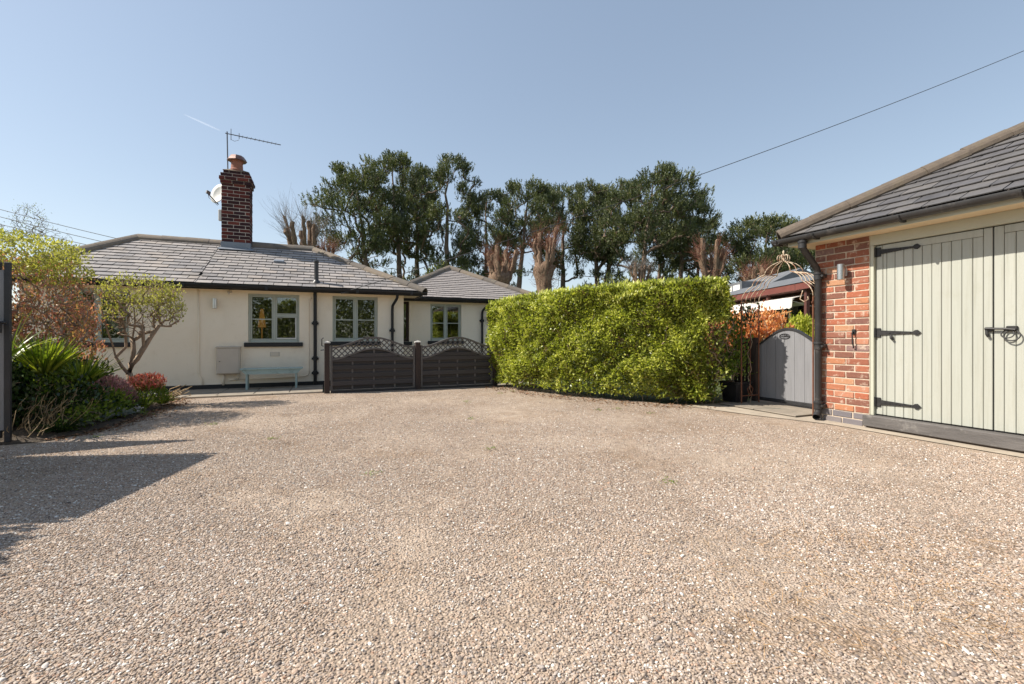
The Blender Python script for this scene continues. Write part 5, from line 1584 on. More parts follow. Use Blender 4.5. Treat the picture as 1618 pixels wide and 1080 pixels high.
def blob_points(g, n, c, s, shell=0.0):
    v = unit(g.normal(size=(n, 3))); rr = (shell + (1 - shell) * g.rand(n)) ** (1 / 3.0)
    return np.array(c) + v * rr[:, None] * np.array(s)


def bushy(name, loc, label, cat, crowns, seed, leaf, wood, L, Wd, nleaf, targets=120, rt=.004, ex=.5, rmax=.03, group=None, clump=.06, stems=1, up=.5, base=None, n=5, init=None, tip=0.0):
    """branched shrub or small tree: woody skeleton grown into the crown volume, leaves clustered at the twig ends"""
    g = rs(seed)
    o = thing(name, loc, label, cat, group)
    root = np.array(base if base is not None else loc, float)
    init = init or [(root - np.array([0, 0, .05]), -1)]
    T = np.concatenate([blob_points(g, int(targets * wgt), c, s, .15) for c, s, wgt in crowns])
    T = T[np.argsort(np.linalg.norm(T - root, axis=1))]
    pos, par = grow(init, T, 0.09 if L < .2 else .2, g, 0.22, 1.0, 0.02)
    rad = pipe_radii(par, rt, ex, rmax)
    inst('branches', branch_mesh('branches', pos, par, rad, wood, n), o)
    if tip:      # leaves only towards the top and rim of the crown
        zz = (T[:, 2] - T[:, 2].min()) / np.ptp(T[:, 2]); rr = np.linalg.norm(T[:, :2] - T[:, :2].mean(0), axis=1); rr = rr / rr.max()
        T = T[(zz + .5 * rr + .35 * g.rand(len(T))) > tip]
    k = max(1, nleaf // len(T))
    P = np.repeat(T, k, 0) + g.normal(size=(len(T) * k, 3)) * clump
    ax = unit(P - root + g.normal(size=P.shape) * .35 * np.linalg.norm(P - root, axis=1, keepdims=True)) + np.array([0, 0, up]) + g.normal(size=P.shape) * .5
    keep = P[:, 2] > .01
    V, Q, Tt = leaf_arrays(P[keep], ax[keep], L * (.6 + .7 * g.rand(keep.sum())), Wd * (.7 + .6 * g.rand(keep.sum())), g)
    inst('foliage', fast_mesh('foliage', V, Q, leaf, Tt), o)
    return o, T


# low evergreens between the pine trunks
for i, (r, d, z, sx, sz, lab) in enumerate(((-4.6, 34, 3.6, 2.2, 3.0, 'dark rounded holly behind the wing roof apex'), (7.9, 36, 3.4, 2.4, 2.4, 'dark evergreen shrub over the middle of the hedge'), (-14.6, 33, 3.6, 2.0, 3.2, 'dark evergreen low behind the left roof hip'),
                                            (3.5, 40, 2.2, 3.2, 2.0, 'low dark scrub between the pollard and pine trunks'), (14.5, 38, 2.0, 3.5, 2.2, 'low dark scrub behind the right part of hedge'), (20.5, 34, 1.8, 3.2, 2.2, 'low dark scrub behind the iron arch'), (-8.5, 40, 2.6, 2.6, 2.2, 'low dark scrub under the left pine clump'))):
    c = site(r, d, z)
    bushy('evergreen_bush', site(r, d), lab, 'bush', [(c, (sx, sx, sz), 1)], 300 + i, M['needle'], M['bark_pine'], .34, .12, 5200, 130, .012, .5, .14, 'evergreens between the trunks', .22)

# far bare tree on the left
bushy('bare_tree', site(-36, 34), 'distant bare grey tree above the shrub at the far left', 'tree', [(site(-36, 34, 7.6), (2.8, 2.8, 2.6), 1), (site(-36, 34, 9.7), (1.0, 1.0, 1.5), .5)], 330, M['far_hedge'], M['twig_grey'], .10, .04, 200, 520, .0085, .42, .12, None, .2, n=4)

# ---------------------------------------------------------------- hedge
def hedge():
    g = rs(401)
    ctl = np.array([(3.40, 9.75), (3.50, 8.7), (3.90, 7.50), (4.48, 6.60), (5.02, 5.85), (5.42, 5.40), (5.84, 5.22)])
    # dense front line, straightened by arc length
    tt = np.linspace(0, 1, 200); seg = np.linspace(0, 1, len(ctl))
    fx = np.interp(tt, seg, ctl[:, 0]); fy = np.interp(tt, seg, ctl[:, 1])
    ker = np.ones(25) / 25
    fx = np.convolve(np.pad(fx, 12, 'edge'), ker, 'valid'); fy = np.convolve(np.pad(fy, 12, 'edge'), ker, 'valid')
    tan = unit(np.stack([np.gradient(fx), np.gradient(fy)], 1)); nout = np.stack([tan[:, 1], -tan[:, 0]], 1)   # towards the drive
    if nout[100, 0] > 0: nout = -nout
    o = thing('hedge', (4.6, 7.2, 0), 'long clipped bright green hedge curving along the right of the drive', 'hedge')
    thick = 1.05
    topz = lambda t: 1.80 + 0.14 * np.sin(np.clip(t * 1.7, 0, 1) * math.pi / 2)
    def lumps(t, z): return 0.03 * np.sin(t * 37 + z * 5) + 0.035 * np.sin(t * 17 - z * 7 + 1) + 0.025 * np.sin(t * 71 + z * 11)
    def place(t, s, z):
        """t along, s from front face (0) to the back (1)"""
        i = np.clip((t * 199), 0, 199); i0 = i.astype(int)
        x = np.interp(i, np.arange(200), fx); y = np.interp(i, np.arange(200), fy); nn = nout[i0]
        inw = s * thick
        return np.stack([x - nn[:, 0] * inw, y - nn[:, 1] * inw, z], 1), nn
    parts = []
    # front face
    n = 62000; t = g.rand(n) * 1.0; z = 0.10 + (topz(t) - 0.10) * (1 - g.rand(n) ** 1.12)
    depth = np.abs(g.normal(size=n)) * 0.058 - lumps(t, z) + 0.13 * np.clip((0.55 - z) / .5, 0, 1) + .04 + .16 * np.clip(np.sin(t * 53 + 3 * np.sin(z * 4)) * np.sin(z * 8.5 + 2 * np.sin(t * 31)) - .45, 0, 1)
    P, nn = place(t, depth / thick, z)
    thin = ((t > .78) & (g.rand(n) < np.clip((t - .78) * 3.2, 0, .7)) & (z < 1.70)) | ((t > .87) & (z < 1.42) & (g.rand(n) < .9))
    low = (z < .34) & (g.rand(n) < .45)
    k = ~thin & ~low; P, nn = P[k], nn[k]
    ax = np.concatenate([nn, np.zeros((len(P), 1))], 1) * .7 + np.array([0, 0, .42]) + g.normal(size=P.shape) * .62
    parts.append((P, ax, np.concatenate([nn, np.full((len(P), 1), .5)], 1)))
    # top
    n = 22000; t = g.rand(n); s = g.rand(n) ** 1.2; P, nn = place(t, s, topz(t) + .035 * np.sin(t * 43) + .03 * np.sin(t * 90 + s * 9) - np.abs(g.normal(size=n)) * .055 - .10 * (s < .06))
    parts.append((P, np.array([0, 0, 1.0]) + g.normal(size=P.shape) * .55, np.concatenate([nn, np.full((len(P), 1), .8)], 1)))
    # shoots standing above the trim line
    n = 1500; t = g.rand(n); s = g.rand(n) * .5; P, nn = place(t, s, topz(t) + g.rand(n) * .07)
    parts.append((P, np.array([0, 0, 1.6]) + g.normal(size=P.shape) * .4, np.concatenate([nn, np.full((len(P), 1), .2)], 1)))
    # left end and back
    for tv, m, sg in ((0.0, 8500, -1), (1.0, 2400, 1)):
        s = g.rand(m); z = (.08 if tv == 0 else 1.35) + (1.74 - (.08 if tv == 0 else 1.35)) * g.rand(m); P, nn = place(np.full(m, tv), s, z)
        tn = tan[0] if tv == 0 else tan[-1]
        P[:, :2] += sg * tn * ((-np.abs(g.normal(size=m)) * .10 + .07 + .05 * np.sin(z * 8))[:, None])
        parts.append((P, np.concatenate([np.tile(sg * tn, (m, 1)), np.zeros((m, 1))], 1) * .7 + np.array([0, 0, .3]) + g.normal(size=P.shape) * .6, np.concatenate([np.tile(sg * tn, (m, 1)), np.full((m, 1), .5)], 1)))
    m = 9000; t = g.rand(m) * .86; z = .1 + (topz(t) - .1) * g.rand(m); P, nn = place(t, 1 - np.abs(g.normal(size=m)) * .05, z)
    parts.append((P, np.concatenate([-nn, np.zeros((m, 1))], 1) + g.normal(size=P.shape) * .6, None))
    # inner leaves
    m = 12000; t = g.rand(m) * .82; z = .2 + (topz(t) - .3) * g.rand(m); P, nn = place(t, .12 + .8 * g.rand(m), z); parts.append((P, g.normal(size=P.shape), None))
    arr = []
    for i, (P, ax, fl) in enumerate(parts):
        n = len(P); tint = np.clip(g.rand(n) * .72 + (0.32 if i in (1, 2) else .18) + .14 * np.sin(P[:, 1] * 5 + P[:, 2] * 4) + .10 * np.sin(P[:, 1] * 13 - P[:, 2] * 9), 0, 1)
        arr.append(leaf_arrays(P, ax, .050 + .036 * g.rand(n), .021 + .015 * g.rand(n), g, .22, tint, .45, None if fl is None else fl + .45 * g.normal(size=fl.shape)))
    V, Q, T = join_arrays(arr)
    inst('foliage', fast_mesh('foliage', V, Q, M['hedge'], T), o)
    # stems
    init = []; tg = []
    pos = []; par = []; rad = []
    for kx in range(30):
        t0 = (kx + g.rand()) / 30
        P, nn = place(np.array([t0]), np.array([.30 + .35 * g.rand()]), np.array([0.0])); b0 = P[0]
        ini = [(b0 - np.array([0, 0, .05]), -1)]
        tz = topz(np.array([t0]))[0]
        tgt = np.concatenate([blob_points(g, 26, (b0[0], b0[1], tz * .58), (.42, .42, tz * .42), .2)])
        tgt = tgt[np.argsort(tgt[:, 2])]
        p, q = grow(ini, tgt, .12, g, .2, 1.0)
        r_ = pipe_radii(q, .0042, .5, .028)
        off = len(pos); pos += list(p); par += [x + off if x >= 0 else -1 for x in q]; rad += list(r_)
    inst('stems', branch_mesh('stems', np.array(pos), np.array(par), np.array(rad), M['bark_small'], 4), o)


hedge()

# plants around the hedge end, arch and lodge
bushy('potted_shrub', (6.33, 5.58, .30), 'dark glossy shrub growing in the black pot left of the arch', 'shrub', [((6.27, 5.66, .98), (.24, .22, .46), 1), ((6.30, 5.62, .62), (.24, .22, .26), .4)], 501, M['green_leaf'], M['bark_small'], .07, .034, 1100, 90, .003, .5, .016)
pt = thing('plant_pot', (6.33, 5.58, .03), 'black glazed square pot at the foot of the arch', 'pot')
b = MB(); P4 = lambda h, z: [(6.33 - h, 5.58 - h, z), (6.33 + h, 5.58 - h, z), (6.33 + h, 5.58 + h, z), (6.33 - h, 5.58 + h, z)]
b.add(P4(.125, .03) + P4(.165, .33) + P4(.18, .335) + P4(.18, .365) + P4(.15, .365) + P4(.145, .32), [(3, 2, 1, 0)] + [(4 * i + k, 4 * i + (k + 1) % 4, 4 * i + 4 + (k + 1) % 4, 4 * i + 4 + k) for i in range(5) for k in range(4)]); b.obj('pot', M['potblack'], pt)
b = MB(); b.add(P4(.148, .335), [(0, 1, 2, 3)]); b.obj('compost', M['soil'], pt)
bushy('orange_shrub', site(4.55, 9.0), 'shrub with bright orange young leaves behind the iron arch', 'shrub', [(site(4.35, 9.2, 1.18), (.55, .55, .40), 1), (site(4.95, 9.0, 1.30), (.42, .4, .30), .6), (site(3.75, 9.0, .95), (.45, .4, .36), .5)], 502, M['orange'], M['bark_small'], .075, .034, 5200, 240, .003, .5, .02, clump=.07)
bushy('orange_shrub', site(3.6, 8.3), 'red and green shrub between hedge end and black pot', 'shrub', [(site(3.62, 8.35, .95), (.30, .3, .36), 1), (site(3.5, 8.2, .5), (.3, .3, .3), .6)], 503, M['coral'], M['bark_small'], .07, .032, 1500, 90, .003, .5, .018)
bushy('laurel_bush', site(3.35, 7.75), 'loose green shrub at the thin right end of the hedge', 'shrub', [(site(3.05, 7.7, .40), (.30, .34, .36), 1), (site(3.1, 7.5, .2), (.22, .28, .18), .5), (site(3.1, 7.85, 1.0), (.16, .3, .40), .3)], 504, M['green_leaf'], M['bark_small'], .08, .036, 1700, 130, .0035, .5, .02)
bushy('golden_conifer', site(5.85, 9.2), 'small golden green conifer above the garden gate', 'conifer', [(site(5.85, 9.2, 1.0), (.32, .32, .34), 1), (site(5.85, 9.2, .6), (.36, .36, .45), .7), (site(5.85, 9.2, 1.30), (.16, .16, .17), .4)], 505, M['gold'], M['bark_small'], .085, .026, 5200, 200, .003, .5, .016, up=1.0)
bushy('garden_shrub', site(5.3, 10.4), 'green shrub behind the orange one by the lodge', 'shrub', [(site(5.2, 10.4, .7), (.8, .6, .6), 1)], 506, M['green_leaf'], M['bark_small'], .09, .04, 2600, 110, .004, .5, .02)
bushy('climbing_plant', (6.42, 5.36, .03), 'sparse climber with small leaves on the left side of the arch', 'climber', [((6.40, 5.36, 1.45), (.2, .05, .16), 1)], 507, M['dark_leaf'], M['bark_small'], .05, .03, 160, 26, .003, .4, .006)

# ---------------------------------------------------------------- the planting bed at the left
bedp = [(-2.45, 9.72), (-2.28, 8.9), (-2.33, 7.66), (-2.42, 6.75), (-2.70, 6.30), (-3.2, 6.38), (-7.5, 6.0), (-7.5, 9.72)]
def bed():
    g = rs(600); nx, ny = 60, 48
    V = []; Q = []
    for j in range(ny + 1):
        y = 6.25 + (9.72 - 6.25) * j / ny
        xr = np.interp(y, [6.25, 6.75, 7.66, 8.9, 9.72], [-2.75, -2.42, -2.33, -2.28, -2.45]) + .04 * math.sin(y * 9) + .03 * math.sin(y * 23)
        for i in range(nx + 1):
            f = i / nx; x = xr - 5.0 * f * f
            dist = xr - x
            z = .14 * (1 - math.exp(-dist * 1.8)) * min(1, (y - 6.2) * 3) + .012 * g.normal() * min(1, dist * 4) - (.012 if i == 0 else 0)
            V.append((x, y, z))
    for j in range(ny):
        for i in range(nx):
            a = j * (nx + 1) + i; Q.append((a, a + 1, a + nx + 2, a + nx + 1))
    mb = MB(); mb.add(V, Q); tag(mb.obj('flower_bed', M['soil'], smooth=True), kind='structure')


bed()
# standard tree with a flat-topped crown
TI = [((-2.84, 9.05, .03), -1), ((-2.83, 9.05, .20), 0), ((-2.85, 9.05, .36), 1), ((-2.87, 9.05, .50), 2), ((-2.95, 9.04, .62), 3), ((-3.03, 9.03, .78), 4), ((-3.06, 9.0, .98), 5), ((-3.12, 9.0, 1.18), 6), ((-3.16, 8.98, 1.40), 7), ((-3.22, 8.98, 1.60), 8),
      ((-2.84, 9.06, .66), 3), ((-2.82, 9.08, .86), 10), ((-2.83, 9.07, 1.08), 11), ((-2.80, 9.08, 1.32), 12), ((-2.82, 9.1, 1.56), 13), ((-2.76, 9.04, .74), 10), ((-2.67, 9.03, .92), 15), ((-2.58, 9.05, 1.10), 16), ((-2.48, 9.05, 1.28), 17), ((-2.38, 9.06, 1.46), 18),
      ((-2.93, 9.12, .94), 5), ((-2.95, 9.16, 1.16), 20), ((-3.0, 9.2, 1.40), 21), ((-2.66, 8.95, 1.14), 16), ((-2.64, 8.88, 1.36), 23)]
bushy('small_tree', (-2.84, 9.05, .08), 'small standard tree with twisted trunk and sparse yellow green leaves before the wall', 'tree',
      [((-2.73, 9.05, 1.84), (.58, .46, .24), 1.0), ((-2.75, 9.05, 1.52), (.50, .40, .26), .7), ((-2.80, 9.05, 1.26), (.34, .3, .16), .22), ((-2.36, 9.10, 1.56), (.22, .26, .30), .4)], 611, M['spring'], M['bark_small'], .042, .022, 3000, 640, .0030, .49, .050, clump=.03, up=.6, n=5,
      init=[(np.array(p), q) for p, q in TI], tip=.80)
# big shrub: coral below, yellow green on top
sx, sy = -3.72, 8.0
o_, T_ = bushy('tall_shrub', (sx, sy, .1), 'tall twiggy shrub with coral leaves and yellow green top at the left edge', 'shrub',
      [((sx + .02, sy, 1.62), (.80, .7, .58), 1.0), ((sx + .32, sy - .1, 1.25), (.5, .45, .45), .5), ((sx - .35, sy - .1, 1.4), (.6, .45, .65), .5)], 612, M['coral'], M['bark_small'], .052, .025, 5600, 620, .0044, .5, .045, clump=.05)
g_ = rs(613)
P = np.concatenate([blob_points(g_, 3300, (sx - .10, sy, 2.20), (.84, .7, .26), .2), blob_points(g_, 900, (sx + .42, sy - .1, 1.95), (.40, .45, .2))])
V, Q, Tt = leaf_arrays(P, np.array([0, 0, .8]) + g_.normal(size=P.shape) * .7, .042 + .026 * g_.rand(len(P)), .022, g_)
inst('top_foliage', fast_mesh('top_foliage', V, Q, M['spring'], Tt), o_)
bushy('coral_shrub', (-3.35, 8.9, .1), 'slim upright shrub with coral leaf tips beside the left window', 'shrub', [((-3.36, 8.85, 1.0), (.18, .2, .48), 1), ((-3.42, 8.8, 1.38), (.22, .2, .28), .6)], 614, M['coral'], M['bark_small'], .06, .028, 900, 80, .0035, .5, .018, base=(-3.35, 8.9, .1))


def strap_clump(name, loc, label, cat, n, L, seed, mat, wid=.035, spread=.9, group=None, droop=.5):
    g = rs(seed); o = thing(name, loc, label, cat, group); V = []; Q = []; T = []
    for k in range(n):
        a = g.rand() * 2 * math.pi; tilt = spread * math.sqrt(g.rand()); l = L * (.65 + .45 * g.rand()); w_ = wid * (.7 + .5 * g.rand())
        h = np.array([math.cos(a), math.sin(a), 0]); sd_ = np.array([-math.sin(a), math.cos(a), 0]); p = np.array(loc) + np.array([math.cos(a) * .06 * g.rand(), math.sin(a) * .06 * g.rand(), 0]); b0 = len(V); ang = tilt * .7
        tt_ = g.rand(); m = 6
        for j in range(m + 1):
            f = j / m; ww = w_ * (1 - f) ** .55 * (.55 + .45 * min(1, f * 5)) + .0015
            V.append(p - sd_ * ww * .5 + np.array([0, 0, .006])); V.append(p); V.append(p + sd_ * ww * .5 + np.array([0, 0, .006])); T += [tt_] * 3
            dv = h * math.sin(ang) + np.array([0, 0, math.cos(ang)]); p = p + dv * l / m; ang += droop * tilt * .22 * (1 + f)
        for j in range(m):
            r0 = b0 + j * 3; Q += [(r0, r0 + 1, r0 + 4, r0 + 3), (r0 + 1, r0 + 2, r0 + 5, r0 + 4)]
    inst('leaves', fast_mesh('leaves', np.array(V), np.array(Q), mat, np.array(T)), o)
    return o


strap_clump('strap_leaf_plant', (-3.04, 7.05, .62), 'sunlit clump of pointed green strap leaves behind the gate', 'plant', 230, .52, 621, M['blade'], .034, 1.15, 'strap leaved plants', .2)
strap_clump('strap_leaf_plant', (-2.82, 7.40, .46), 'lower right clump of strap leaves reaching towards the heather', 'plant', 150, .48, 622, M['blade'], .030, 1.3, 'strap leaved plants', .2)
strap_clump('strap_leaf_plant', (-3.22, 6.72, .80), 'arching strap leaves beside the gate latch', 'plant', 34, .60, 623, M['blade'], .04, 1.3, 'strap leaved plants')
# old woody shrub with bare tan stalks under the strap leaves
o_, T_ = bushy('woody_shrub', (-2.98, 6.95, .08), 'dark woody shrub with bare tan stalks low in the bed', 'shrub', [((-3.02, 7.02, .36), (.34, .42, .24), 1.0), ((-2.78, 7.30, .28), (.24, .4, .18), .6)], 631, M['dark_leaf'], M['bark_small'], .06, .032, 2000, 170, .0035, .5, .016)
g_ = rs(632); pos = []; par = []; rad = []
for k in range(110):
    s = np.array([-2.95 + .16 * g_.normal(), 6.85 + .28 * g_.normal(), .05]); dv = unit(np.array([.12 + .45 * g_.rand(), -.10 + .35 * g_.normal(), .45 + .9 * g_.rand()])); L = .22 + .34 * g_.rand(); prev = -1
    for j in range(6):
        f = j / 5; pos.append(s + dv * L * f + np.array([.025 * math.sin(f * 5 + k), .025 * math.cos(f * 4 + k), -.05 * f * f * (k % 3)])); par.append(prev); prev = len(pos) - 1; rad.append(.0038 * (1.1 - .7 * f))
inst('stalks', branch_mesh('stalks', np.array(pos), np.array(par), np.array(rad), M['stalk'], 4), o_)
bushy('green_shrub', (-2.68, 7.60, .08), 'leafy mid green shrub filling the middle of the bed', 'shrub', [((-2.64, 7.55, .20), (.2, .35, .12), 1), ((-2.95, 7.05, .55), (.22, .25, .12), .5), ((-2.62, 6.95, .16), (.16, .3, .10), .4)], 633, M['green_leaf'], M['bark_small'], .06, .03, 1700, 100, .003, .5, .012)
strap_clump('grass_clump', (-2.72, 6.62, .03), 'dark low grass clump at the bed edge beside the gate', 'plant', 120, .22, 658, M['dark_leaf'], .012, 1.4)
# backing shrubs deeper in the bed
for i, (x, y, z, s, lab) in enumerate(((-3.85, 7.45, .55, .65, 'dark evergreen shrub behind the gate panel'), (-3.5, 8.7, .42, .45, 'dark evergreen shrub low below the tall coral shrub'), (-3.35, 6.85, .42, .32, 'dark evergreen shrub close behind the gate stile'))):
    bushy('dark_shrub', (x, y, .1), lab, 'shrub', [((x, y, z), (s, s * .7, z * .8), 1)], 640 + i, M['dark_leaf'], M['bark_small'], .07, .036, 3000, 150, .0035, .5, .018, 'dark shrubs in the bed')


def sprig_mound(name, loc, s, label, cat, n, mat, seed, L=.05, W_=.012, up=1.0):
    g = rs(seed); o = thing(name, loc, label, cat)
    P = blob_points(g, n, (loc[0], loc[1], loc[2]), s, .35); P = P[P[:, 2] > loc[2] - .02]
    ax = unit(P - np.array(loc)) + np.array([0, 0, up]) + .45 * g.normal(size=P.shape)
    V, Q, T = leaf_arrays(P, ax, L * (.6 + .8 * g.rand(len(P))), W_, g)
    inst('foliage', fast_mesh('foliage', V, Q, mat, T), o)
    st = [(np.array(loc) - np.array([0, 0, .08]), -1)]; tg = blob_points(g, 40, (loc[0], loc[1], loc[2] + .02), tuple(np.array(s) * .8)); tg = tg[tg[:, 2] > loc[2]]
    p, q = grow(st, tg, .06, g, .2); inst('stems', branch_mesh('stems', p, q, pipe_radii(q, .002, .5, .012), M['bark_small'], 4), o)
    return o


sprig_mound('heather', (-2.84, 8.15, .12), (.34, .36, .40), 'pink heather mound left of the small tree', 'heather', 5200, M['heather'], 651, .055, .013)
sprig_mound('heather', (-3.05, 8.75, .12), (.30, .28, .40), 'purplish heather beside the small tree trunk', 'heather', 3000, M['heather'], 652, .055, .013)
o_ = sprig_mound('flame_shrub', (-2.50, 8.62, .12), (.25, .24, .34), 'low shrub with flame red tips right of the small tree', 'shrub', 1700, M['green_leaf'], 653, .06, .020)
g_ = rs(654); P = blob_points(g_, 800, (-2.50, 8.60, .40), (.24, .22, .13)); V, Q, Tt = leaf_arrays(P, np.array([0, 0, .9]) + g_.normal(size=P.shape) * .6, .06, .020, g_); inst('red_tips', fast_mesh('red_tips', V, Q, M['pieris'], Tt), o_)
strap_clump('grass_clump', (-2.46, 8.30, .05), 'bright grassy clump at the bed edge below the flame shrub', 'plant', 90, .26, 655, M['blade'], .016, 1.2)
strap_clump('grass_clump', (-2.36, 8.80, .04), 'green clump at the paving end of the bed', 'plant', 80, .20, 656, M['blade'], .016, 1.3)
strap_clump('grass_clump', (-2.56, 7.85, .06), 'dark grassy clump behind the silver plants', 'plant', 80, .30, 657, M['dark_leaf'], .014, 1.2)
g_ = rs(660); pos = []; par = []; rad = []
for k in range(20):
    s = np.array([-2.42 + .08 * g_.normal(), 8.95 + .06 * g_.normal(), .08]); dv = unit(np.array([.9, .1 + .25 * g_.normal(), .25 + .35 * g_.rand()])); L = .2 + .35 * g_.rand(); prev = -1
    for j in range(5): pos.append(s + dv * L * j / 4 + .015 * g_.normal(size=3)); par.append(prev); prev = len(pos) - 1; rad.append(.006)
tag(inst('dead_stems', branch_mesh('dead_stems', np.array(pos), np.array(par), np.array(rad), M['stalk'], 4)), 'pale dead stems poking from the bed towards the paving', 'stems')
for i, (x, y, s, lab) in enumerate(((-2.58, 7.22, 1.0, 'silver woolly plant at the bed edge, largest of three'), (-2.48, 7.60, .8, 'silver woolly plant at the bed edge nearer the tree'), (-2.66, 6.90, .7, 'silver woolly plant at the bed edge nearest the gate'))):
    strap_clump('silver_plant', (x, y, .05), lab, 'plant', 70, .17 * s, 661 + i, M['silver'], .034, 1.5, 'silver plants at the bed edge')
for i, (x, y, lab) in enumerate(((-2.74, 6.80, 'tuft of white flowers by the gate end of the bed'), (-2.42, 7.90, 'tuft of white flowers at the bed edge below the tree'))):
    g_ = rs(670 + i); o = thing('white_flowers', (x, y, .04), lab, 'flowers', 'white flowers in the bed')
    C_ = np.array((x, y, .10)) + g_.normal(size=(16, 3)) * np.array([.06, .05, .02]); P = np.repeat(C_, 6, 0); ax = g_.normal(size=P.shape) * np.array([1, 1, .3]) + np.array([0, 0, .4])
    V, Q, T = leaf_arrays(P, ax, .026, .020, g_); inst('petals', fast_mesh('petals', V, Q, M['petal'], T), o)
    P = np.array((x, y, .05)) + g_.normal(size=(120, 3)) * np.array([.07, .06, .015]); V, Q, T = leaf_arrays(P, g_.normal(size=P.shape) + np.array([0, 0, .8]), .04, .016, g_); inst('leaves', fast_mesh('leaves', V, Q, M['green_leaf'], T), o)
# shrub outside the left edge whose leafy shadow falls on the gravel
bushy('leafy_shrub', (-3.55, 3.9, 0), 'leafy shrub beyond the left edge casting dappled shade on gravel', 'shrub', [((-3.55, 3.75, 1.35), (.5, .75, .55), 1)], 680, M['green_leaf'], M['bark_small'], .11, .055, 2600, 120, .004, .5, .03)

# boundary planting behind the viewpoint, seen only as reflections in the windows
g_ = rs(690); n = 60000
P = np.stack([g_.uniform(-22, 20, n), -13.5 - 1.5 * g_.rand(n) ** 2, 5.2 * g_.rand(n)], 1); P[:, 2] *= (.8 + .22 * np.sin(P[:, 0] * .9) + .12 * np.sin(P[:, 0] * 2.3))
V, Q, T = leaf_arrays(P, g_.normal(size=P.shape) + np.array([0, .6, .4]), .22, .13, g_)
tag(inst('boundary_planting', fast_mesh('boundary_planting', V, Q, M['far_hedge'], T)), 'mass of green boundary planting mirrored in the window panes', 'planting', kind='stuff')

# ---------------------------------------------------------------- loose things on the ground
def scatter_flat(name, P, L, W_, mat, seed, label, cat, z=.008, up=.12):
    g = rs(seed); n = len(P); a = g.rand(n) * 2 * math.pi
    ax = np.stack([np.cos(a), np.sin(a), up * g.normal(size=n)], 1); P = np.column_stack([P, np.full(n, z) + .008 * g.rand(n)])
    V, Q, T = leaf_arrays(P, ax, L * (.6 + .8 * g.rand(n)), W_, g, .2, None, .45, np.tile(np.array([0, 0, 1.0]), (n, 1)))
    return tag(inst(name, fast_mesh(name, V, Q, mat, T)), label, cat, kind='stuff')


g_ = rs(701)
yb = g_.uniform(6.3, 9.7, 900); xb = np.interp(yb, [6.25, 6.75, 7.66, 8.9, 9.72], [-2.75, -2.42, -2.33, -2.28, -2.45]) + .02 + np.abs(g_.normal(size=900)) * .14 - .08
th = g_.rand(700); hx = np.interp(th, [0, .2, .5, .75, 1], [3.45, 3.55, 3.95, 4.65, 5.3]); hy = np.interp(th, [0, .2, .5, .75, 1], [9.5, 8.6, 7.3, 6.2, 5.4])
scatter_flat('fallen_leaves', np.column_stack([np.concatenate([xb, hx + .16 * g_.normal(size=700)]), np.concatenate([yb, hy + .12 * g_.normal(size=700)])]), .045, .024, M['litter'], 702, 'brown fallen leaves along the bed and hedge foot', 'leaves')
n = 1500
rr_ = g_.normal(size=n) * .55 + 1.75; dd = 1.5 + 1.1 * g_.rand(n)
scatter_flat('pine_needles', np.column_stack([dd * FW[0] + rr_ * RT[0], dd * FW[1] + rr_ * RT[1]]), .085, .0022, M['straw'], 703, 'dry pine needles scattered on the gravel at lower right', 'needles', .012, .25)
n = 420
rr_ = g_.uniform(-3.5, 3.5, n); dd = 1.6 + 5.0 * g_.rand(n)
# tiny weeds in the gravel
cw_ = np.column_stack([g_.uniform(-3, 4.5, 16), g_.uniform(2.0, 8.5, 16)]); Pw = np.repeat(cw_, 26, 0) + g_.normal(size=(16 * 26, 2)) * .035
scatter_flat('gravel_weeds', Pw, .022, .010, M['green_leaf'], 704, 'tiny green weeds sprouting in the gravel', 'weeds', .008, .8)


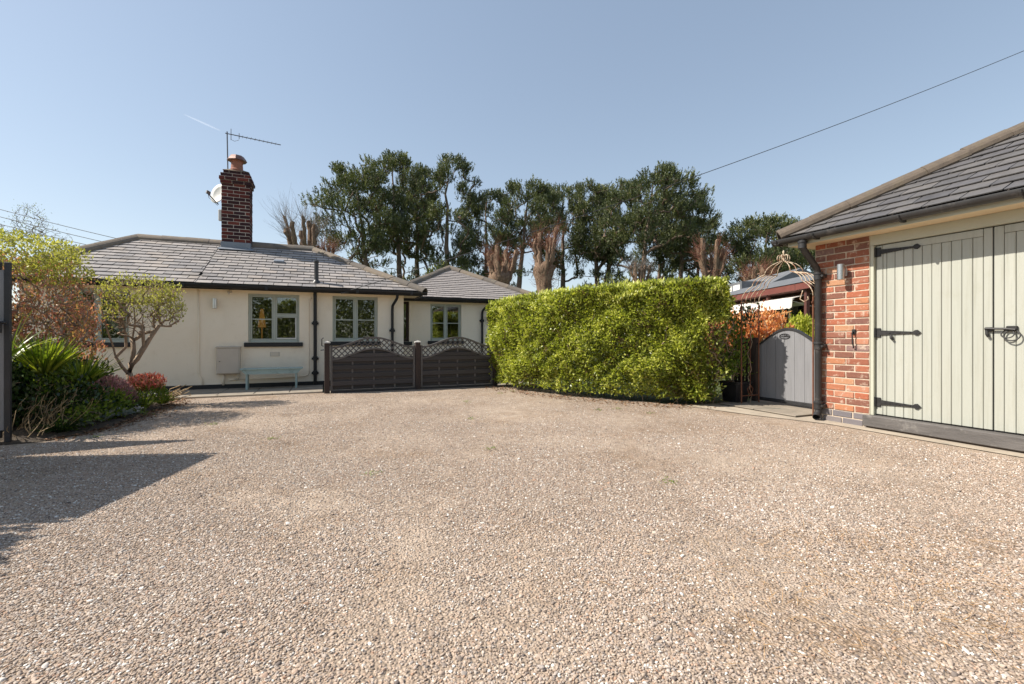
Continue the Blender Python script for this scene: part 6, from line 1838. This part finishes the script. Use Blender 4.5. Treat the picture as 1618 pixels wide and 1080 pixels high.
# ---------------------------------------------------------------- loose gravel stones
def gravel_stones():
    # carrier sheet split into strips so that the density can fall off with the size the stones show at
    V = []; Q = []; D = []
    ds = list(np.concatenate([np.linspace(1.15, 4.2, 40), np.linspace(4.3, 9.6, 45)]))
    den = np.interp(ds, [1.15, 2.1, 2.7, 3.4, 4.2, 5.2, 6.4, 7.8, 9.6], [15000, 14500, 12500, 9000, 5600, 3200, 1800, 1000, 600])
    n = 150
    for j, d in enumerate(ds):
        for i in range(n + 1):
            r = (-1.22 + 2.44 * i / n) * d
            x, y, _ = site(r, d)
            pt_ = .5 + .5 * math.sin(x * 1.9 + 1.3 * math.sin(y * 1.4)) * math.sin(y * 2.3 + 1.1 * math.sin(x * 2.1 + .6)); pt_ -= .75 * (math.exp(-((r + .95 - .16 * d - .12 * math.sin(d * .9)) / .22) ** 2) + math.exp(-((r - .55 - .16 * d - .12 * math.sin(d * .9)) / .22) ** 2)) * min(1, max(0, (d - 1.6) * 1.2)); pt_ += .22 * math.sin(x * 7.1 + y * 3.3) * math.sin(y * 6.2 - x * 2.7)
            V.append((x, y, 0.0012)); D.append(den[j] * min(1.0, max(.10, .22 + 1.05 * pt_)))
    def ok(p):
        x, y = p[0], p[1]
        if x > 5.80 or y > 9.62: return False
        if x < np.interp(y, [6.25, 6.75, 7.66, 8.9, 9.72], [-2.75, -2.42, -2.33, -2.28, -2.45]) and y > 6.2: return False
        if y > 5.0 and x > np.interp(y, [5.3, 5.6, 6.2, 7.3, 8.6, 9.5], [5.3, 5.0, 4.65, 4.0, 3.6, 3.5]): return False
        if 3.8 < y <= 5.3 and x > 5.3: return False
        return True
    for j in range(len(ds) - 1):
        for i in range(n):
            a = j * (n + 1) + i; q = (a, a + 1, a + n + 2, a + n + 1)
            if all(ok(V[k]) for k in q): Q.append(q)
    me = bpy.data.meshes.new('loose_gravel'); me.from_pydata(V, [], Q)
    at = me.attributes.new('dens', 'FLOAT', 'POINT'); at.data.foreach_set('value', np.array(D, dtype=np.float32))
    me.materials.append(M['stone'])
    o = inst('loose_gravel', me)
    tag(o, 'loose mixed tan, grey and white gravel stones covering the drive', 'gravel', kind='stuff')
    ng = bpy.data.node_groups.new('scatter_gravel', 'GeometryNodeTree')
    ng.interface.new_socket('Geometry', in_out='INPUT', socket_type='NodeSocketGeometry')
    ng.interface.new_socket('Geometry', in_out='OUTPUT', socket_type='NodeSocketGeometry')
    N = ng.nodes; Lk = ng.links.new
    gi = N.new('NodeGroupInput'); go = N.new('NodeGroupOutput')
    na = N.new('GeometryNodeInputNamedAttribute'); na.data_type = 'FLOAT'; na.inputs[0].default_value = 'dens'
    dp_ = N.new('GeometryNodeDistributePointsOnFaces'); dp_.distribute_method = 'RANDOM'
    Lk(gi.outputs[0], dp_.inputs['Mesh']); Lk(na.outputs[0], dp_.inputs['Density'])
    ico = N.new('GeometryNodeMeshIcoSphere'); ico.inputs['Radius'].default_value = 1.0; ico.inputs['Subdivisions'].default_value = 2
    sp = N.new('GeometryNodeSetPosition'); nz = N.new('ShaderNodeTexNoise'); nz.inputs['Scale'].default_value = 0.9
    ps = N.new('GeometryNodeInputPosition'); Lk(ps.outputs[0], nz.inputs['Vector'])
    sub = N.new('ShaderNodeVectorMath'); sub.operation = 'SUBTRACT'; sub.inputs[1].default_value = (.5, .5, .5); Lk(nz.outputs['Color'], sub.inputs[0])
    scl = N.new('ShaderNodeVectorMath'); scl.operation = 'SCALE'; scl.inputs['Scale'].default_value = 1.1; Lk(sub.outputs[0], scl.inputs[0])
    Lk(ico.outputs['Mesh'], sp.inputs['Geometry']); Lk(scl.outputs[0], sp.inputs['Offset'])
    ssm = N.new('GeometryNodeSetShadeSmooth'); Lk(sp.outputs[0], ssm.inputs[0])
    smt = N.new('GeometryNodeSetMaterial'); smt.inputs['Material'].default_value = M['stone']; Lk(ssm.outputs[0], smt.inputs['Geometry'])
    io = N.new('GeometryNodeInstanceOnPoints'); Lk(dp_.outputs['Points'], io.inputs['Points']); Lk(smt.outputs[0], io.inputs['Instance'])
    rr = N.new('FunctionNodeRandomValue'); rr.data_type = 'FLOAT_VECTOR'; rr.inputs[0].default_value = (-.5, -.5, 0); rr.inputs[1].default_value = (.5, .5, 6.283); rr.inputs['Seed'].default_value = 3
    rsz = N.new('FunctionNodeRandomValue'); rsz.data_type = 'FLOAT_VECTOR'; rsz.inputs[0].default_value = (.0030, .0026, .0019); rsz.inputs[1].default_value = (.0078, .0062, .0040); rsz.inputs['Seed'].default_value = 7
    big = N.new('FunctionNodeRandomValue'); big.data_type = 'FLOAT'; big.inputs[2].default_value = 0.0; big.inputs[3].default_value = 1.0; big.inputs['Seed'].default_value = 19
    pw = N.new('ShaderNodeMath'); pw.operation = 'POWER'; pw.inputs[1].default_value = 40.0; Lk(big.outputs[1], pw.inputs[0])
    ma = N.new('ShaderNodeMath'); ma.operation = 'MULTIPLY_ADD'; ma.inputs[1].default_value = 1.3; ma.inputs[2].default_value = 1.0; Lk(pw.outputs[0], ma.inputs[0])
    sc2 = N.new('ShaderNodeVectorMath'); sc2.operation = 'SCALE'; Lk(rsz.outputs[0], sc2.inputs[0]); Lk(ma.outputs[0], sc2.inputs['Scale'])
    try:
        e2r = N.new('FunctionNodeEulerToRotation'); Lk(rr.outputs[0], e2r.inputs[0]); Lk(e2r.outputs[0], io.inputs['Rotation'])
    except Exception:
        Lk(rr.outputs[0], io.inputs['Rotation'])
    Lk(sc2.outputs[0], io.inputs['Scale'])
    st = N.new('GeometryNodeStoreNamedAttribute'); st.data_type = 'FLOAT'; st.domain = 'INSTANCE'; st.inputs['Name'].default_value = 'tint'
    rt = N.new('FunctionNodeRandomValue'); rt.data_type = 'FLOAT'; rt.inputs['Seed'].default_value = 11
    Lk(io.outputs[0], st.inputs['Geometry']); Lk(rt.outputs[1], st.inputs['Value'])
    Lk(st.outputs[0], go.inputs[0])
    md = o.modifiers.new('scatter', 'NODES'); md.node_group = ng


gravel_stones()

# contrail high in the sky on the left
c0 = site(-(809 - 290) / 719 * 6000, 6000, 1.1 + (532 - 180) / 719 * 6000); c1 = site(-(809 - 348) / 719 * 6400, 6400, 1.1 + (532 - 206) / 719 * 6400)
mb = MB(); n = 24; A_ = np.array(c0); B_ = np.array(c1)
mb.tube([tuple(A_ + (B_ - A_) * i / n) for i in range(n + 1)], [2 + 12 * math.sin(math.pi * min(1, (i + .5) / n * .9)) for i in range(n + 1)], 8)
tag(mb.obj('contrail', M['contrail'], smooth=True), 'faint white vapour trail in the sky left of the aerial', 'contrail')
